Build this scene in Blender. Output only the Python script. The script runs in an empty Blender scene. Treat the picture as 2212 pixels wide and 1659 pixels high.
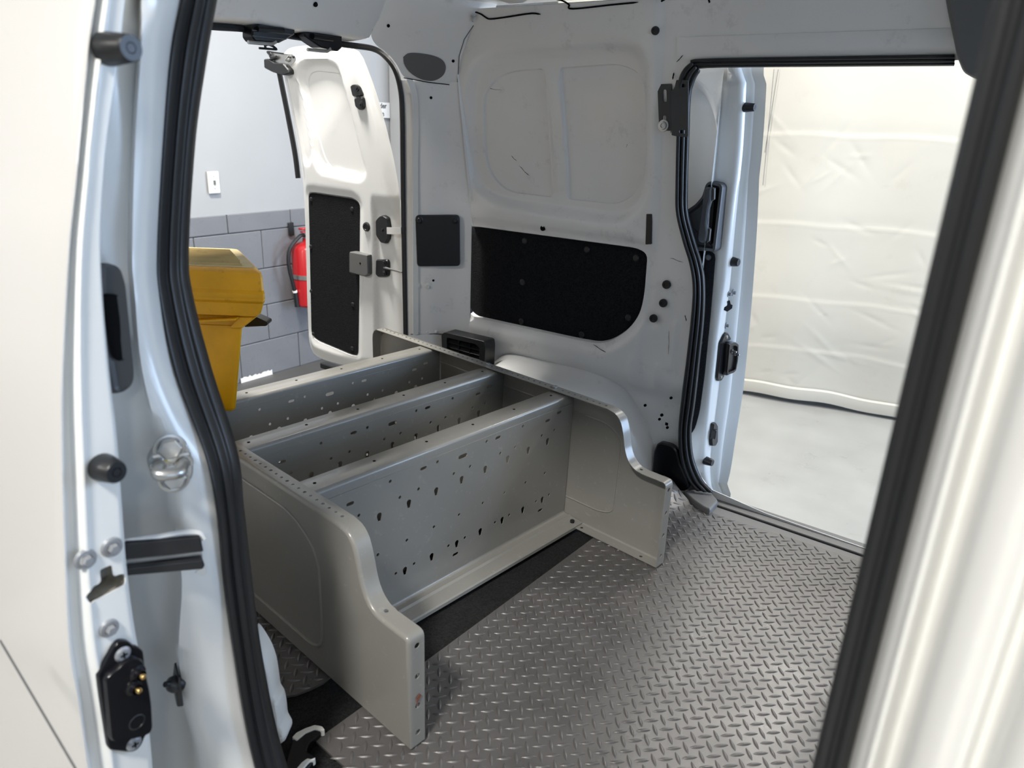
import bpy, bmesh, math, random
import numpy as np
from mathutils import Vector, Matrix
from mathutils.geometry import delaunay_2d_cdt

random.seed(7); np.random.seed(7)
SC = bpy.context.scene
COL = SC.collection

# ------------------------------------------------------------------ camera
CX, CY, FPX = 1106.0, 829.5, 1571.6
CAM = np.array([0.0, 0.0, 0.96])
_yaw, _pit, _rol = np.radians([36.2, 20.06, 2.25])
_f = np.array([-math.sin(_yaw) * math.cos(_pit), math.cos(_yaw) * math.cos(_pit), -math.sin(_pit)])
_r0 = np.array([math.cos(_yaw), math.sin(_yaw), 0.0])
_u0 = np.cross(_r0, _f)
_r = _r0 * math.cos(_rol) + _u0 * math.sin(_rol)
_u = -_r0 * math.sin(_rol) + _u0 * math.cos(_rol)
cam = bpy.data.cameras.new('camera')
cam.sensor_width = 36.0
cam.lens = 36.0 * FPX / 2212.0
cam.clip_start = 0.02
cam.dof.use_dof = True
cam.dof.focus_distance = 1.75
cam.dof.aperture_fstop = 5.6
camo = bpy.data.objects.new('camera', cam)
camo.matrix_world = Matrix(((_r[0], _u[0], -_f[0], CAM[0]), (_r[1], _u[1], -_f[1], CAM[1]),
                            (_r[2], _u[2], -_f[2], CAM[2]), (0, 0, 0, 1)))
COL.objects.link(camo)
SC.camera = camo

# ------------------------------------------------------------------ world, lamps, exposure
SC.view_settings.view_transform = 'Standard'
SC.view_settings.look = 'None'
SC.view_settings.gamma = 1.0
SC.view_settings.use_curve_mapping = False
SC.view_settings.exposure = -0.42
world = bpy.data.worlds.new('world'); SC.world = world
world.use_nodes = True
world.node_tree.nodes['Background'].inputs[0].default_value = (0.55, 0.72, 1.0, 1)
world.node_tree.nodes['Background'].inputs[1].default_value = 0.25
CEIL_Z = 2.75


def area(name, loc, target, sx, sy, power, color):
    l = bpy.data.lights.new(name, 'AREA'); l.shape = 'RECTANGLE'
    l.size = sx; l.size_y = sy; l.energy = power; l.color = color
    o = bpy.data.objects.new(name, l); o.location = loc
    o.rotation_euler = (Vector(target) - Vector(loc)).to_track_quat('-Z', 'Y').to_euler()
    COL.objects.link(o)
    return o


WARM = (1.0, 0.97, 0.91)
# ceiling fixtures of the garage: near side, far side, behind the van; second near one added to warm the jamb
LAMPS = [('near', (-0.17, -1.05), 165), ('near', (2.2, -1.5), 40), ('far', (-0.22, 3.65), 56), ('far', (0.95, 3.6), 42), ('far', (-1.05, 3.75), 48),
         ('rear', (-2.25, 1.3), 180), ('rear', (-2.25, -2.9), 110), ('rear', (-2.95, 2.6), 8)]
for _k, (_n, (_x, _y), _p) in enumerate(LAMPS):
    area('ceiling_lamp_light', (_x, _y, CEIL_Z - 0.09), (_x, _y, 0), 0.34, 0.34, _p, WARM)
# daylight through the open garage door in front of the van
area('daylight_front', (5.95, 0.6, 1.0), (-1, 0.6, 0.6), 5.0, 2.9, 215, (0.58, 0.75, 1.0))
# and through the open roller door in the far wall, beyond the curtain
area('daylight_far', (4.1, 5.0, 1.25), (-0.9, 1.2, 0.3), 3.0, 2.6, 520, (0.52, 0.71, 1.0))

# ------------------------------------------------------------------ pixel -> place on a physical plane


def ray(px, py):
    return ((px - CX) * _r - (py - CY) * _u + FPX * _f) / FPX


def on(p, ax, val):
    d = ray(*p)
    return CAM + d * ((val - CAM[ax]) / d[ax])


def onp(p, pt, n):
    d = ray(*p); n = np.array(n, float)
    return CAM + d * (((np.array(pt) - CAM) @ n) / (d @ n))


def prof(z):
    """inner face of the far side wall: upright below the belt, leaning in above it"""
    return 1.745 - 0.06 * np.clip((np.asarray(z, float) - 0.72) / 0.35, 0, None) ** 1.2


def wal(p, dy=0.0):
    y = 1.72
    for _ in range(25):
        P = on(p, 1, y); y = float(prof(P[2])) + dy
    return P


# ------------------------------------------------------------------ materials


def mat(name, col, rough=0.5, metal=0.0, coat=0.0, noise=0.0, nscale=20.0, bump=0.0, bscale=200.0, rvar=0.0, spec=0.5,
        dirt=None, dirt_amt=0.0, dscale=6.0, sheen=0.0, emit=None, estr=0.0):
    m = bpy.data.materials.new(name); m.use_nodes = True
    nt = m.node_tree; N = nt.nodes; L = nt.links
    b = N['Principled BSDF']
    b.inputs['Base Color'].default_value = (*col, 1); b.inputs['Roughness'].default_value = rough
    b.inputs['Metallic'].default_value = metal; b.inputs['Coat Weight'].default_value = coat
    b.inputs['Coat Roughness'].default_value = 0.12; b.inputs['Specular IOR Level'].default_value = spec
    if sheen: b.inputs['Sheen Weight'].default_value = sheen
    if emit: b.inputs['Emission Color'].default_value = (*emit, 1); b.inputs['Emission Strength'].default_value = estr
    tc = N.new('ShaderNodeTexCoord')
    colsock = None
    if noise > 0:
        n = N.new('ShaderNodeTexNoise'); n.inputs['Scale'].default_value = nscale; n.inputs['Detail'].default_value = 4
        L.new(tc.outputs['Object'], n.inputs['Vector'])
        r = N.new('ShaderNodeMapRange'); r.inputs[1].default_value = 0.3; r.inputs[2].default_value = 0.7
        r.inputs[3].default_value = 1 - noise; r.inputs[4].default_value = 1 + noise
        L.new(n.outputs['Fac'], r.inputs[0])
        mx = N.new('ShaderNodeMix'); mx.data_type = 'RGBA'; mx.blend_type = 'MULTIPLY'; mx.inputs[0].default_value = 1
        mx.inputs[6].default_value = (*col, 1); L.new(r.outputs[0], mx.inputs[7]); colsock = mx.outputs[2]
        if rvar > 0:
            r2 = N.new('ShaderNodeMapRange'); r2.inputs[1].default_value = 0.3; r2.inputs[2].default_value = 0.7
            r2.inputs[3].default_value = max(0.02, rough - rvar); r2.inputs[4].default_value = rough + rvar
            L.new(n.outputs['Fac'], r2.inputs[0]); L.new(r2.outputs[0], b.inputs['Roughness'])
    if dirt:
        n = N.new('ShaderNodeTexNoise'); n.inputs['Scale'].default_value = dscale; n.inputs['Detail'].default_value = 8
        n.inputs['Roughness'].default_value = 0.75
        L.new(tc.outputs['Object'], n.inputs['Vector'])
        r = N.new('ShaderNodeMapRange'); r.inputs[1].default_value = 0.58; r.inputs[2].default_value = 0.72
        r.inputs[3].default_value = 0; r.inputs[4].default_value = dirt_amt
        L.new(n.outputs['Fac'], r.inputs[0])
        mx = N.new('ShaderNodeMix'); mx.data_type = 'RGBA'
        L.new(r.outputs[0], mx.inputs[0])
        if colsock: L.new(colsock, mx.inputs[6])
        else: mx.inputs[6].default_value = (*col, 1)
        mx.inputs[7].default_value = (*dirt, 1); colsock = mx.outputs[2]
    if colsock: L.new(colsock, b.inputs['Base Color'])
    if bump > 0:
        n = N.new('ShaderNodeTexNoise'); n.inputs['Scale'].default_value = bscale; n.inputs['Detail'].default_value = 3
        L.new(tc.outputs['Object'], n.inputs['Vector'])
        bp = N.new('ShaderNodeBump'); bp.inputs['Strength'].default_value = bump; bp.inputs['Distance'].default_value = 0.003
        L.new(n.outputs['Fac'], bp.inputs['Height']); L.new(bp.outputs[0], b.inputs['Normal'])
    return m


def srgb(r, g, b):
    f = lambda c: (c / 255 / 12.92) if c / 255 <= 0.04045 else ((c / 255 + 0.055) / 1.055) ** 2.4
    return (f(r), f(g), f(b))


M = {}
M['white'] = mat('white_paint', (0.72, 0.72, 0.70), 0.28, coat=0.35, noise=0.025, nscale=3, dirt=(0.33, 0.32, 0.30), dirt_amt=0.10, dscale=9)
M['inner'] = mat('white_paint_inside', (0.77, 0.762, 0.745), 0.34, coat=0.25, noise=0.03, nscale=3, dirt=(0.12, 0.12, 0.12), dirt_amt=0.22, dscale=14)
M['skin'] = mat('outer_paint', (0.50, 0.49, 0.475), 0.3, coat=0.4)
M['rubber'] = mat('black_rubber', (0.012, 0.0125, 0.014), 0.42, bump=0.05, bscale=90, spec=0.45)
M['black'] = mat('black_plastic', (0.011, 0.0115, 0.013), 0.38, bump=0.06, bscale=400)
M['gloss'] = mat('black_gloss_plastic', (0.006, 0.006, 0.008), 0.25, spec=0.4)
M['felt'] = mat('black_carpet_felt', (0.010, 0.0105, 0.012), 0.95, bump=0.9, bscale=420, noise=0.5, nscale=260, spec=0.15)
M['carpet'] = mat('black_ribbed_carpet', (0.013, 0.013, 0.0135), 0.9, bump=1.0, bscale=300, noise=0.5, nscale=220, spec=0.25)
M['greyp'] = mat('dark_grey_plastic', (0.062, 0.063, 0.066), 0.45, bump=0.1, bscale=500)
M['greyp2'] = mat('mid_grey_plastic', (0.12, 0.12, 0.117), 0.5, bump=0.1, bscale=500)
M['bracket'] = mat('black_bracket_coat', (0.035, 0.035, 0.036), 0.42, bump=0.05, bscale=500)
M['steel'] = mat('zinc_steel', (0.50, 0.50, 0.49), 0.34, metal=0.9, noise=0.12, nscale=40)
M['bolt'] = mat('painted_bolt', (0.30, 0.31, 0.33), 0.4, metal=0.4)
M['gold'] = mat('brass_pin', (0.85, 0.60, 0.25), 0.25, metal=1.0)
M['shelf'] = mat('grey_powder_coat', (0.245, 0.237, 0.216), 0.31, coat=0.3, noise=0.03, nscale=5, dirt=(0.55, 0.54, 0.5), dirt_amt=0.25, dscale=60, bump=0.03, bscale=600)
M['shelfw'] = mat('pale_powder_coat', (0.50, 0.49, 0.44), 0.34, coat=0.2, noise=0.03, nscale=5)
M['mat'] = mat('grey_rubber_mat', (0.085, 0.080, 0.078), 0.33, spec=0.75, noise=0.10, nscale=12, rvar=0.07, bump=0.12, bscale=900, dirt=(0.22, 0.21, 0.2), dirt_amt=0.25, dscale=130)
M['sill'] = mat('grey_sill_plastic', (0.16, 0.155, 0.15), 0.5, bump=0.15, bscale=400)
M['yellow'] = mat('dirty_yellow_plastic', srgb(222, 160, 12), 0.42, noise=0.08, nscale=14, dirt=srgb(110, 76, 8), dirt_amt=0.6, dscale=22, bump=0.05, bscale=80)
M['yellowtop'] = mat('pale_yellow_plastic', (0.52, 0.40, 0.18), 0.6, noise=0.12, nscale=20, dirt=srgb(120, 90, 30), dirt_amt=0.6, dscale=30)  # paler, tanner yellow for the lid top and its ribs
M['gfloor'] = mat('painted_concrete', (0.31, 0.31, 0.295), 0.34, noise=0.07, nscale=5, rvar=0.08, dirt=(0.2, 0.19, 0.18), dirt_amt=0.35, dscale=7, bump=0.05, bscale=40)
M['wlight'] = mat('pale_grey_wall_paint', (0.36, 0.365, 0.372), 0.6, noise=0.03, nscale=2, bump=0.12, bscale=60)
M['wdark'] = mat('dark_grey_block_paint', (0.165, 0.169, 0.182), 0.6, noise=0.05, nscale=6, dirt=(0.06, 0.06, 0.065), dirt_amt=0.35, dscale=26, bump=0.22, bscale=90)
M['gdim'] = mat('unpainted_garage_surface', (0.16, 0.16, 0.165), 0.8, noise=0.1, nscale=4)
M['blocker'] = mat('black_blocker_fabric', (0.02, 0.02, 0.022), 0.9, bump=0.4, bscale=300)
M['mortar'] = mat('painted_mortar', (0.148, 0.152, 0.163), 0.7)
M['gstrip'] = mat('dark_floor_strip', (0.085, 0.085, 0.085), 0.5, noise=0.08, nscale=6, dirt=(0.05, 0.05, 0.05), dirt_amt=0.4, dscale=9)
M['curtain'] = mat('cream_canvas', (0.535, 0.515, 0.46), 0.8, noise=0.05, nscale=1.6, bump=0.25, bscale=8, dirt=(0.42, 0.39, 0.33), dirt_amt=0.35, dscale=3)
M['red'] = mat('red_enamel', (0.42, 0.012, 0.016), 0.3, coat=0.3)
M['plate'] = mat('ivory_plate', (0.78, 0.77, 0.73), 0.4)
M['paper'] = mat('white_sign', (0.66, 0.67, 0.68), 0.6)
M['ink'] = mat('black_ink', (0.02, 0.02, 0.02), 0.7)
M['whitew'] = mat('white_sealant', (0.74, 0.73, 0.70), 0.45, noise=0.04, nscale=20)
M['rust'] = mat('rust', (0.20, 0.06, 0.03), 0.8)
M['dark'] = mat('dark_cavity', (0.006, 0.006, 0.0065), 0.9, spec=0.08)
M['cavity'] = mat('greased_cavity', (0.34, 0.32, 0.27), 0.55, noise=0.3, nscale=60, dirt=(0.02, 0.02, 0.02), dirt_amt=0.9, dscale=40)
M['lamp'] = mat('lamp_diffuser', (0.9, 0.9, 0.88), 0.5, emit=(1, 0.97, 0.92), estr=3.0)
M['yellowmark'] = mat('yellow_mark', (0.7, 0.6, 0.05), 0.6)

# ------------------------------------------------------------------ geometry helpers


class G:
    def __init__(s): s.V = []; s.F = []; s.wn = False
    def add(s, V, F):
        o = len(s.V); s.V += [tuple(float(c) for c in v) for v in V]; s.F += [tuple(i + o for i in f) for f in F]; return s
    def box(s, c, d, R=None):
        R = np.eye(3) if R is None else np.array(R)
        P = [np.array(c) + R @ (np.array((x, y, z)) * np.array(d) / 2) for x in (-1, 1) for y in (-1, 1) for z in (-1, 1)]
        return s.add(P, [(0, 1, 3, 2), (4, 6, 7, 5), (0, 4, 5, 1), (2, 3, 7, 6), (0, 2, 6, 4), (1, 5, 7, 3)])
    def grid(s, P, wrap_u=False, wrap_v=False):
        P = np.asarray(P, float); n, m = P.shape[:2]
        F = []
        for i in range(n if wrap_u else n - 1):
            for j in range(m if wrap_v else m - 1):
                a, b = (i + 1) % n, (j + 1) % m
                F.append((i * m + j, i * m + b, a * m + b, a * m + j))
        return s.add(P.reshape(-1, 3), F)
    def tube(s, path, r, n=8, closed=False, caps=True):
        P = np.asarray(path, float); k = len(P)
        T = np.array([(P[(i + 1) % k] - P[i - 1]) if closed else (P[min(i + 1, k - 1)] - P[max(i - 1, 0)]) for i in range(k)])
        T /= np.linalg.norm(T, axis=1)[:, None]
        a = np.cross(T[0], (0, 0, 1)); a = a if np.linalg.norm(a) > 1e-3 else np.cross(T[0], (0, 1, 0)); a /= np.linalg.norm(a)
        R = []; rr = r if hasattr(r, '__len__') else [r] * k
        for i in range(k):
            a = a - T[i] * (a @ T[i]); a /= np.linalg.norm(a); b = np.cross(T[i], a)
            R.append([P[i] + rr[i] * (a * math.cos(t) + b * math.sin(t)) for t in np.linspace(0, 2 * math.pi, n, endpoint=False)])
        o = len(s.V); s.grid(R, wrap_u=closed, wrap_v=True)
        if caps and not closed:
            s.F.append(tuple(o + j for j in range(n))[::-1]); s.F.append(tuple(o + (k - 1) * n + j for j in range(n)))
        return s
    def lathe(s, prof_, origin, axis, n=20):
        """prof_: [(radius, height)] along the axis"""
        ax = np.array(axis, float); ax /= np.linalg.norm(ax)
        a = np.cross(ax, (0, 0, 1)); a = a if np.linalg.norm(a) > 1e-3 else np.cross(ax, (0, 1, 0)); a /= np.linalg.norm(a); b = np.cross(ax, a)
        R = [[np.array(origin) + ax * h + max(r, 1e-5) * (a * math.cos(t) + b * math.sin(t)) for t in np.linspace(0, 2 * math.pi, n, endpoint=False)] for r, h in prof_]
        return s.grid(R, wrap_v=True)
    def extr(s, pts, vec):
        """closed 3d outline extruded by a vector, capped both ends"""
        P = np.asarray(pts, float); n = len(P); v = np.asarray(vec, float); o = len(s.V)
        s.add(np.vstack([P, P + v]), [(i, (i + 1) % n, n + (i + 1) % n, n + i) for i in range(n)])
        s.F.append(tuple(o + i for i in range(n))[::-1]); s.F.append(tuple(o + n + i for i in range(n)))
        return s
    def slab(s, pts, nrm, steps):
        """outline lofted through (inset, height) steps, last one capped: a plate with a rounded edge"""
        s.wn = True
        P = np.asarray(pts, float); n = len(P); c = P.mean(0); nrm = np.asarray(nrm, float); nrm = nrm / np.linalg.norm(nrm)
        Tn = np.roll(P, -1, 0) - np.roll(P, 1, 0); Tn /= np.linalg.norm(Tn, axis=1)[:, None] + 1e-12
        I = np.cross(nrm, Tn)
        if ((c - P) * I).sum() < 0: I = -I
        def off(ins):
            if ins == 0: return P
            Q = P + I * ins; E0 = np.roll(P, -1, 0) - P
            for _ in range(12):      # collapse edges that turned over at tight corners
                bad = np.where(((np.roll(Q, -1, 0) - Q) * E0).sum(1) < 0)[0]
                if not len(bad): break
                for b in bad:
                    m_ = (Q[b] + Q[(b + 1) % n]) / 2; Q[b] = m_; Q[(b + 1) % n] = m_ + E0[b] * 1e-3
            return Q
        o = len(s.V)
        s.grid([off(ins) + nrm * h for ins, h in steps], wrap_v=True)
        k = len(steps); s.F.append(tuple(o + (k - 1) * n + j for j in range(n)))
        return s


def rnd(poly, r, n=5, closed=True):
    """round the corners of an outline (2d or 3d) by cutting distance r"""
    P = [np.array(p, float) for p in poly]; k = len(P); out = []
    for i in range(k):
        if not closed and i in (0, k - 1): out.append(P[i]); continue
        ri = r[i] if hasattr(r, '__len__') else r
        a, b, c = P[i - 1], P[i], P[(i + 1) % k]
        la, lc = np.linalg.norm(a - b), np.linalg.norm(c - b)
        d = min(ri, la * 0.48, lc * 0.48)
        if d < 1e-6: out.append(b); continue
        p0, p2 = b + (a - b) / la * d, b + (c - b) / lc * d
        for t in np.linspace(0, 1, n): out.append((1 - t) ** 2 * p0 + 2 * t * (1 - t) * b + t * t * p2)
    return np.array(out)


def spl(pts, n):
    """Catmull-Rom through points, n samples in all"""
    P = np.array(pts, float); P = np.vstack([2 * P[0] - P[1], P, 2 * P[-1] - P[-2]])
    k = len(P) - 3; out = []
    for t in np.linspace(0, k - 1e-9, n):
        i = int(t); u = t - i; a, b, c, d = P[i:i + 4]
        out.append(0.5 * ((2 * b) + (c - a) * u + (2 * a - 5 * b + 4 * c - d) * u * u + (3 * b - a - 3 * c + d) * u ** 3))
    return np.array(out)


def sdf(poly, X, Y):
    """signed distance, positive inside"""
    P = np.asarray(poly, float); n = len(P); D = np.full(X.shape, 1e9); ins = np.zeros(X.shape, bool)
    for i in range(n):
        ax, ay = P[i]; bx, by = P[(i + 1) % n]; ex, ey = bx - ax, by - ay; L = ex * ex + ey * ey + 1e-18
        t = np.clip(((X - ax) * ex + (Y - ay) * ey) / L, 0, 1)
        D = np.minimum(D, np.hypot(X - ax - t * ex, Y - ay - t * ey))
        c = (ay > Y) != (by > Y)
        if abs(ey) > 1e-15: ins ^= c & (X < ex * (Y - ay) / ey + ax)
    return np.where(ins, D, -D)


def sm(x, a, b):
    t = np.clip((x - a) / (b - a), 0, 1); return t * t * (3 - 2 * t)


def inset(poly, d):
    P = np.asarray(poly, float); T = np.roll(P, -1, 0) - np.roll(P, 1, 0); T /= np.linalg.norm(T, axis=1)[:, None] + 1e-12
    N = np.stack([-T[:, 1], T[:, 0]], 1)
    A = 0.5 * np.sum(P[:, 0] * np.roll(P[:, 1], -1) - np.roll(P[:, 0], -1) * P[:, 1])
    return P + N * d * (1 if A > 0 else -1)


def tri(outer, holes=(), lines=(), spacing=None):
    """constrained triangulation of an outline with holes, polylines and an optional interior grid -> (pts2d, tris)"""
    V = []; E = []
    def loop(p, closed=True):
        o = len(V); V.extend([(float(a), float(b)) for a, b in p]); n = len(p)
        E.extend([(o + i, o + (i + 1) % n) for i in range(n if closed else n - 1)])
    loop(outer)
    for h in holes: loop(h)
    for p, c in lines: loop(p, c)
    outer = np.asarray(outer, float)
    if spacing:
        lo, hi = outer.min(0), outer.max(0)
        gx = np.arange(lo[0] + spacing / 2, hi[0], spacing); gy = np.arange(lo[1] + spacing / 2, hi[1], spacing)
        X, Y = np.meshgrid(gx, gy); X[1::2] += spacing / 2
        ok = sdf(outer, X, Y) > spacing * 0.4
        for h in holes: ok &= sdf(h, X, Y) < -spacing * 0.4
        for p, c in lines:
            if c: ok &= np.abs(sdf(p, X, Y)) > spacing * 0.3
        V += [(float(a), float(b)) for a, b in zip(X[ok], Y[ok])]
    r = delaunay_2d_cdt([Vector(v) for v in V], E, [], 0, 1e-7)
    P = np.array([(v.x, v.y) for v in r[0]]); T = np.array([t for t in r[2] if len(t) == 3])
    c = P[T].mean(1); ok = sdf(outer, c[:, 0], c[:, 1]) > 0
    for h in holes: ok &= sdf(h, c[:, 0], c[:, 1]) < 0
    return P, T[ok]


def sheet(g, outer, fmap, holes=(), lines=(), spacing=None, thick=None):
    """flat, bent or stamped sheet: fmap(X, Y, t) -> Nx3 ; t = 0 front, 1 back"""
    P, T = tri(outer, holes, lines, spacing)
    A = fmap(P[:, 0], P[:, 1], 0.0)
    if thick is None:
        return g.add(A, [tuple(t) for t in T])
    B = fmap(P[:, 0], P[:, 1], 1.0); n = len(P)
    F = [tuple(t) for t in T] + [tuple(t[::-1] + n) for t in T]
    cnt = {}
    for t in T:
        for a, b in ((t[0], t[1]), (t[1], t[2]), (t[2], t[0])):
            cnt[(a, b)] = cnt.get((a, b), 0) + 1
    F += [(b, a, a + n, b + n) for (a, b) in cnt if (b, a) not in cnt]
    return g.add(np.vstack([A, B]), F)


def circ(c, r, n=10, ry=None, rot=0):
    t = np.linspace(0, 2 * math.pi, n, endpoint=False); x, y = r * np.cos(t), (ry or r) * np.sin(t)
    return np.stack([c[0] + x * math.cos(rot) - y * math.sin(rot), c[1] + x * math.sin(rot) + y * math.cos(rot)], 1)


def obj(name, g, m, parent=None, local=False, smooth=True, solid=0.0, bevel=0.0, angle=35, kind=None, label=None):
    me = bpy.data.meshes.new(name); me.from_pydata(g.V, [], g.F); me.update()
    bm = bmesh.new(); bm.from_mesh(me)
    bmesh.ops.recalc_face_normals(bm, faces=bm.faces); bm.to_mesh(me); bm.free()
    me.materials.append(m if not isinstance(m, str) else M[m])
    o = bpy.data.objects.new(name, me); COL.objects.link(o)
    if parent is not None:
        o.parent = parent
        if parent.type == 'EMPTY' and not local: o.location = [-c for c in parent.location]
    if smooth:
        for p in me.polygons: p.use_smooth = True
        me.set_sharp_from_angle(angle=math.radians(angle))
    if g.wn and smooth:
        w = o.modifiers.new('wn', 'WEIGHTED_NORMAL'); w.keep_sharp = True; w.weight = 100
    if solid:
        md = o.modifiers.new('solid', 'SOLIDIFY'); md.thickness = abs(solid); md.offset = -1 if solid > 0 else 1
        if smooth and angle < 179:
            me2 = o.modifiers.new('edges', 'EDGE_SPLIT'); me2.split_angle = math.radians(angle)
    if bevel:
        md = o.modifiers.new('bevel', 'BEVEL'); md.width = bevel; md.segments = 2; md.limit_method = 'ANGLE'
    if kind: o['kind'] = kind
    if label: o['label'] = label
    return o


def thing(name, label, cat, loc=(0, 0, 0), rz=0.0, group=None):
    o = bpy.data.objects.new(name, None); o.empty_display_size = 0.05; COL.objects.link(o)
    o.location = loc; o.rotation_euler = (0, 0, rz); o['label'] = label; o['category'] = cat
    if group: o['group'] = group
    return o


def struct(name, g, m, **k):
    return obj(name, g, m, kind='structure', **k)
# ------------------------------------------------------------------ the garage
RX = -3.57            # garage wall behind the van
GZ = -0.53
PY = float(on((842, 230), 0, RX)[1])          # where the rear wall meets the pilaster
struct('floor', G().box((1.2, 0.5, GZ - 0.05), (9.9, 10.4, 0.1)), 'gfloor', smooth=False)
g = G()
g.box((RX - 0.11, 0.5, (CEIL_Z + 0.42) / 2), (0.2, 9.6, CEIL_Z - 0.42))
wr = struct('wall_rear', g, 'wlight', smooth=False)
obj('mortar_bed', G().box((RX - 0.115, 0.5, (GZ + 0.42) / 2), (0.2, 9.6, 0.42 - GZ)), 'mortar', wr, smooth=False)
# painted block courses, each block its own piece
rows = [(-0.53, -0.315), (-0.315, -0.105), (-0.105, 0.105), (0.105, 0.32), (0.32, 0.42)]
BL = 0.405
y0 = float(on((494, 500), 0, RX)[1])
for k, (za, zb) in enumerate(rows):
    me = None
    off = y0 + (0 if k % 2 == 0 else BL / 2)
    for i in range(-6, 7):
        a = off + i * BL; b = a + BL
        if a > PY: continue
        if me is None:
            gg = G(); h = zb - za
            P = rnd([(-BL / 2 + .0022, -h / 2 + .0022), (BL / 2 - .0022, -h / 2 + .0022), (BL / 2 - .0022, h / 2 - (.0022 if k < 4 else 0)), (-BL / 2 + .0022, h / 2 - (.0022 if k < 4 else 0))], .003, 2)
            gg.slab([(0, p, q) for p, q in P], (1, 0, 0), [(0, -0.02), (0, 0.001), (0.0045, 0.0035)])
            ob = obj('block', gg, 'wdark', wr, smooth=False); me = ob.data
        else:
            ob = bpy.data.objects.new('block', me); COL.objects.link(ob); ob.parent = wr
        ob.location = (RX - 0.006 + random.uniform(-.0015, .0015), (a + b) / 2, (za + zb) / 2)
# worn pale strip along the foot of the wall
pa, pb = on((520, 824), 0, RX + .004), on((587, 798), 0, RX + .004)
g = G(); zz = np.linspace(pa[1], pb[1], 18)
top = [(RX + .004, y, GZ + 0.030 + 0.006 * random.uniform(-1, 1)) for y in zz]
bot = [(RX + .006, y, GZ) for y in zz[::-1]]
g.extr(top + bot, (0.003, 0, 0)); obj('bare_strip', g, 'plate', wr, smooth=False)
struct('trim_1', G().box((RX + 0.17, PY + 0.16, (GZ + CEIL_Z) / 2), (0.34, 0.32, CEIL_Z - GZ)), 'wlight', smooth=False)
g = G(); g.box((-0.55, 5.15, (GZ + CEIL_Z) / 2), (6.3, 0.1, CEIL_Z - GZ)); g.box((5.95, 5.15, (GZ + CEIL_Z) / 2), (.5, 0.1, CEIL_Z - GZ)); g.box((4.1, 5.15, CEIL_Z - .05), (3.2, 0.1, .1))
struct('wall_far', g, 'wlight', smooth=False)
struct('wall_near', G().box((1.2, -4.25, (GZ + CEIL_Z) / 2), (9.9, 0.1, CEIL_Z - GZ)), 'gdim', smooth=False)
g = G(); g.box((6.1, -2.8, (GZ + CEIL_Z) / 2), (0.1, 2.8, CEIL_Z - GZ)); g.box((6.1, 4.9, (GZ + CEIL_Z) / 2), (0.1, .6, CEIL_Z - GZ))
g.box((6.1, 1.6, CEIL_Z - 0.1), (0.1, 6.2, 0.2)); struct('wall_front', g, 'gdim', smooth=False)
struct('ceiling', G().box((1.2, 0.45, CEIL_Z + 0.05), (9.9, 9.6, 0.1)), 'gdim', smooth=False)
for n, (x, y), p in LAMPS:
    where = {'near': 'on the camera side of the van', 'far': 'between the van and the curtain', 'rear': 'behind the rear doors'}[n]
    h = thing('ceiling_light', 'square ceiling lamp above the floor ' + where, 'lamp', (x, y, CEIL_Z), group='ceiling lamps ' + where)
    obj('housing', G().box((0, 0, -0.035), (0.42, 0.42, 0.07)), 'plate', h, local=True, bevel=.006)
    obj('diffuser', G().box((0, 0, -0.075), (0.36, 0.36, 0.012)), 'lamp', h, local=True, smooth=False)

struct('trim_2', G().box((-2.95, 0.75, GZ + .0015), (1.25, 9.6, .003)), 'gstrip', smooth=False)  # thin darker strip over the floor along the rear wall
# cream canvas curtain, hanging a little askew to the van
A, B = on((1603, 838), 2, GZ + 0.03), on((1922, 893), 2, GZ + 0.03)
dc = (B - A); dc[2] = 0; dc /= np.linalg.norm(dc); nc = np.array([dc[1], -dc[0], 0])
nu, nv = 330, 260
S = np.linspace(-1.3, 2.2, nu); ZZ = np.linspace(GZ + 0.03, 2.3, nv)
s_, z_ = np.meshgrid(S, ZZ, indexing='ij')
wob = 0.012 * np.sin(s_ * 4.1 + 0.6) + 0.008 * np.sin(s_ * 9.3 + z_ * 0.6)
for zf, dz in ((-0.235, .02), (0.06, .015), (0.47, .012), (0.93, .006), (1.32, .01)):     # fold creases
    q_ = (z_ - zf - dz * np.sin(s_ * 2.7) - .004 * np.sin(s_ * 13)) / .009
    wob += 0.0022 * np.exp(-q_ ** 2) - .0014 * np.tanh(q_ * .5) * np.exp(-(q_ / 6) ** 2)
cr = 0
for k in range(150):
    cs, cz, an = random.uniform(-1.2, 2.1), random.triangular(-0.5, 1.4, -0.45), random.uniform(-1, 1)
    l = random.uniform(.03, .13); w = random.uniform(.006, .013)
    a_ = (s_ - cs) * math.cos(an) + (z_ - cz) * math.sin(an); b_ = -(s_ - cs) * math.sin(an) + (z_ - cz) * math.cos(an)
    wob += random.choice((-1, 1)) * 0.0022 * np.exp(-(a_ / l) ** 2 - (b_ / w) ** 2)
hem = 0.010 * sm(z_, GZ + 0.085, GZ + 0.075) * 1.0
P = A[None, None, :] + dc * s_[..., None] + nc * (wob + hem)[..., None]
P[..., 2] = z_ + 0.008 * np.sin(s_ * 5) * (z_ < 0) + 0.004 * np.sin(s_ * 17) * (z_ < -0.4)
cu = thing('curtain', 'cream canvas curtain with fold creases hanging beyond the far door opening', 'curtain', (A[0], A[1], GZ))
obj('canvas', G().grid(P), 'curtain', cu, solid=0.004, angle=180)
g = G(); e = [A + dc * s + nc * (0.016 + float(w)) + np.array([0, 0, 0.036]) + np.array([0, 0, 0.008 * math.sin(s * 5) + .004 * math.sin(s * 17)]) for s, w in zip(S[::3], wob[::3, 2])]
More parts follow.
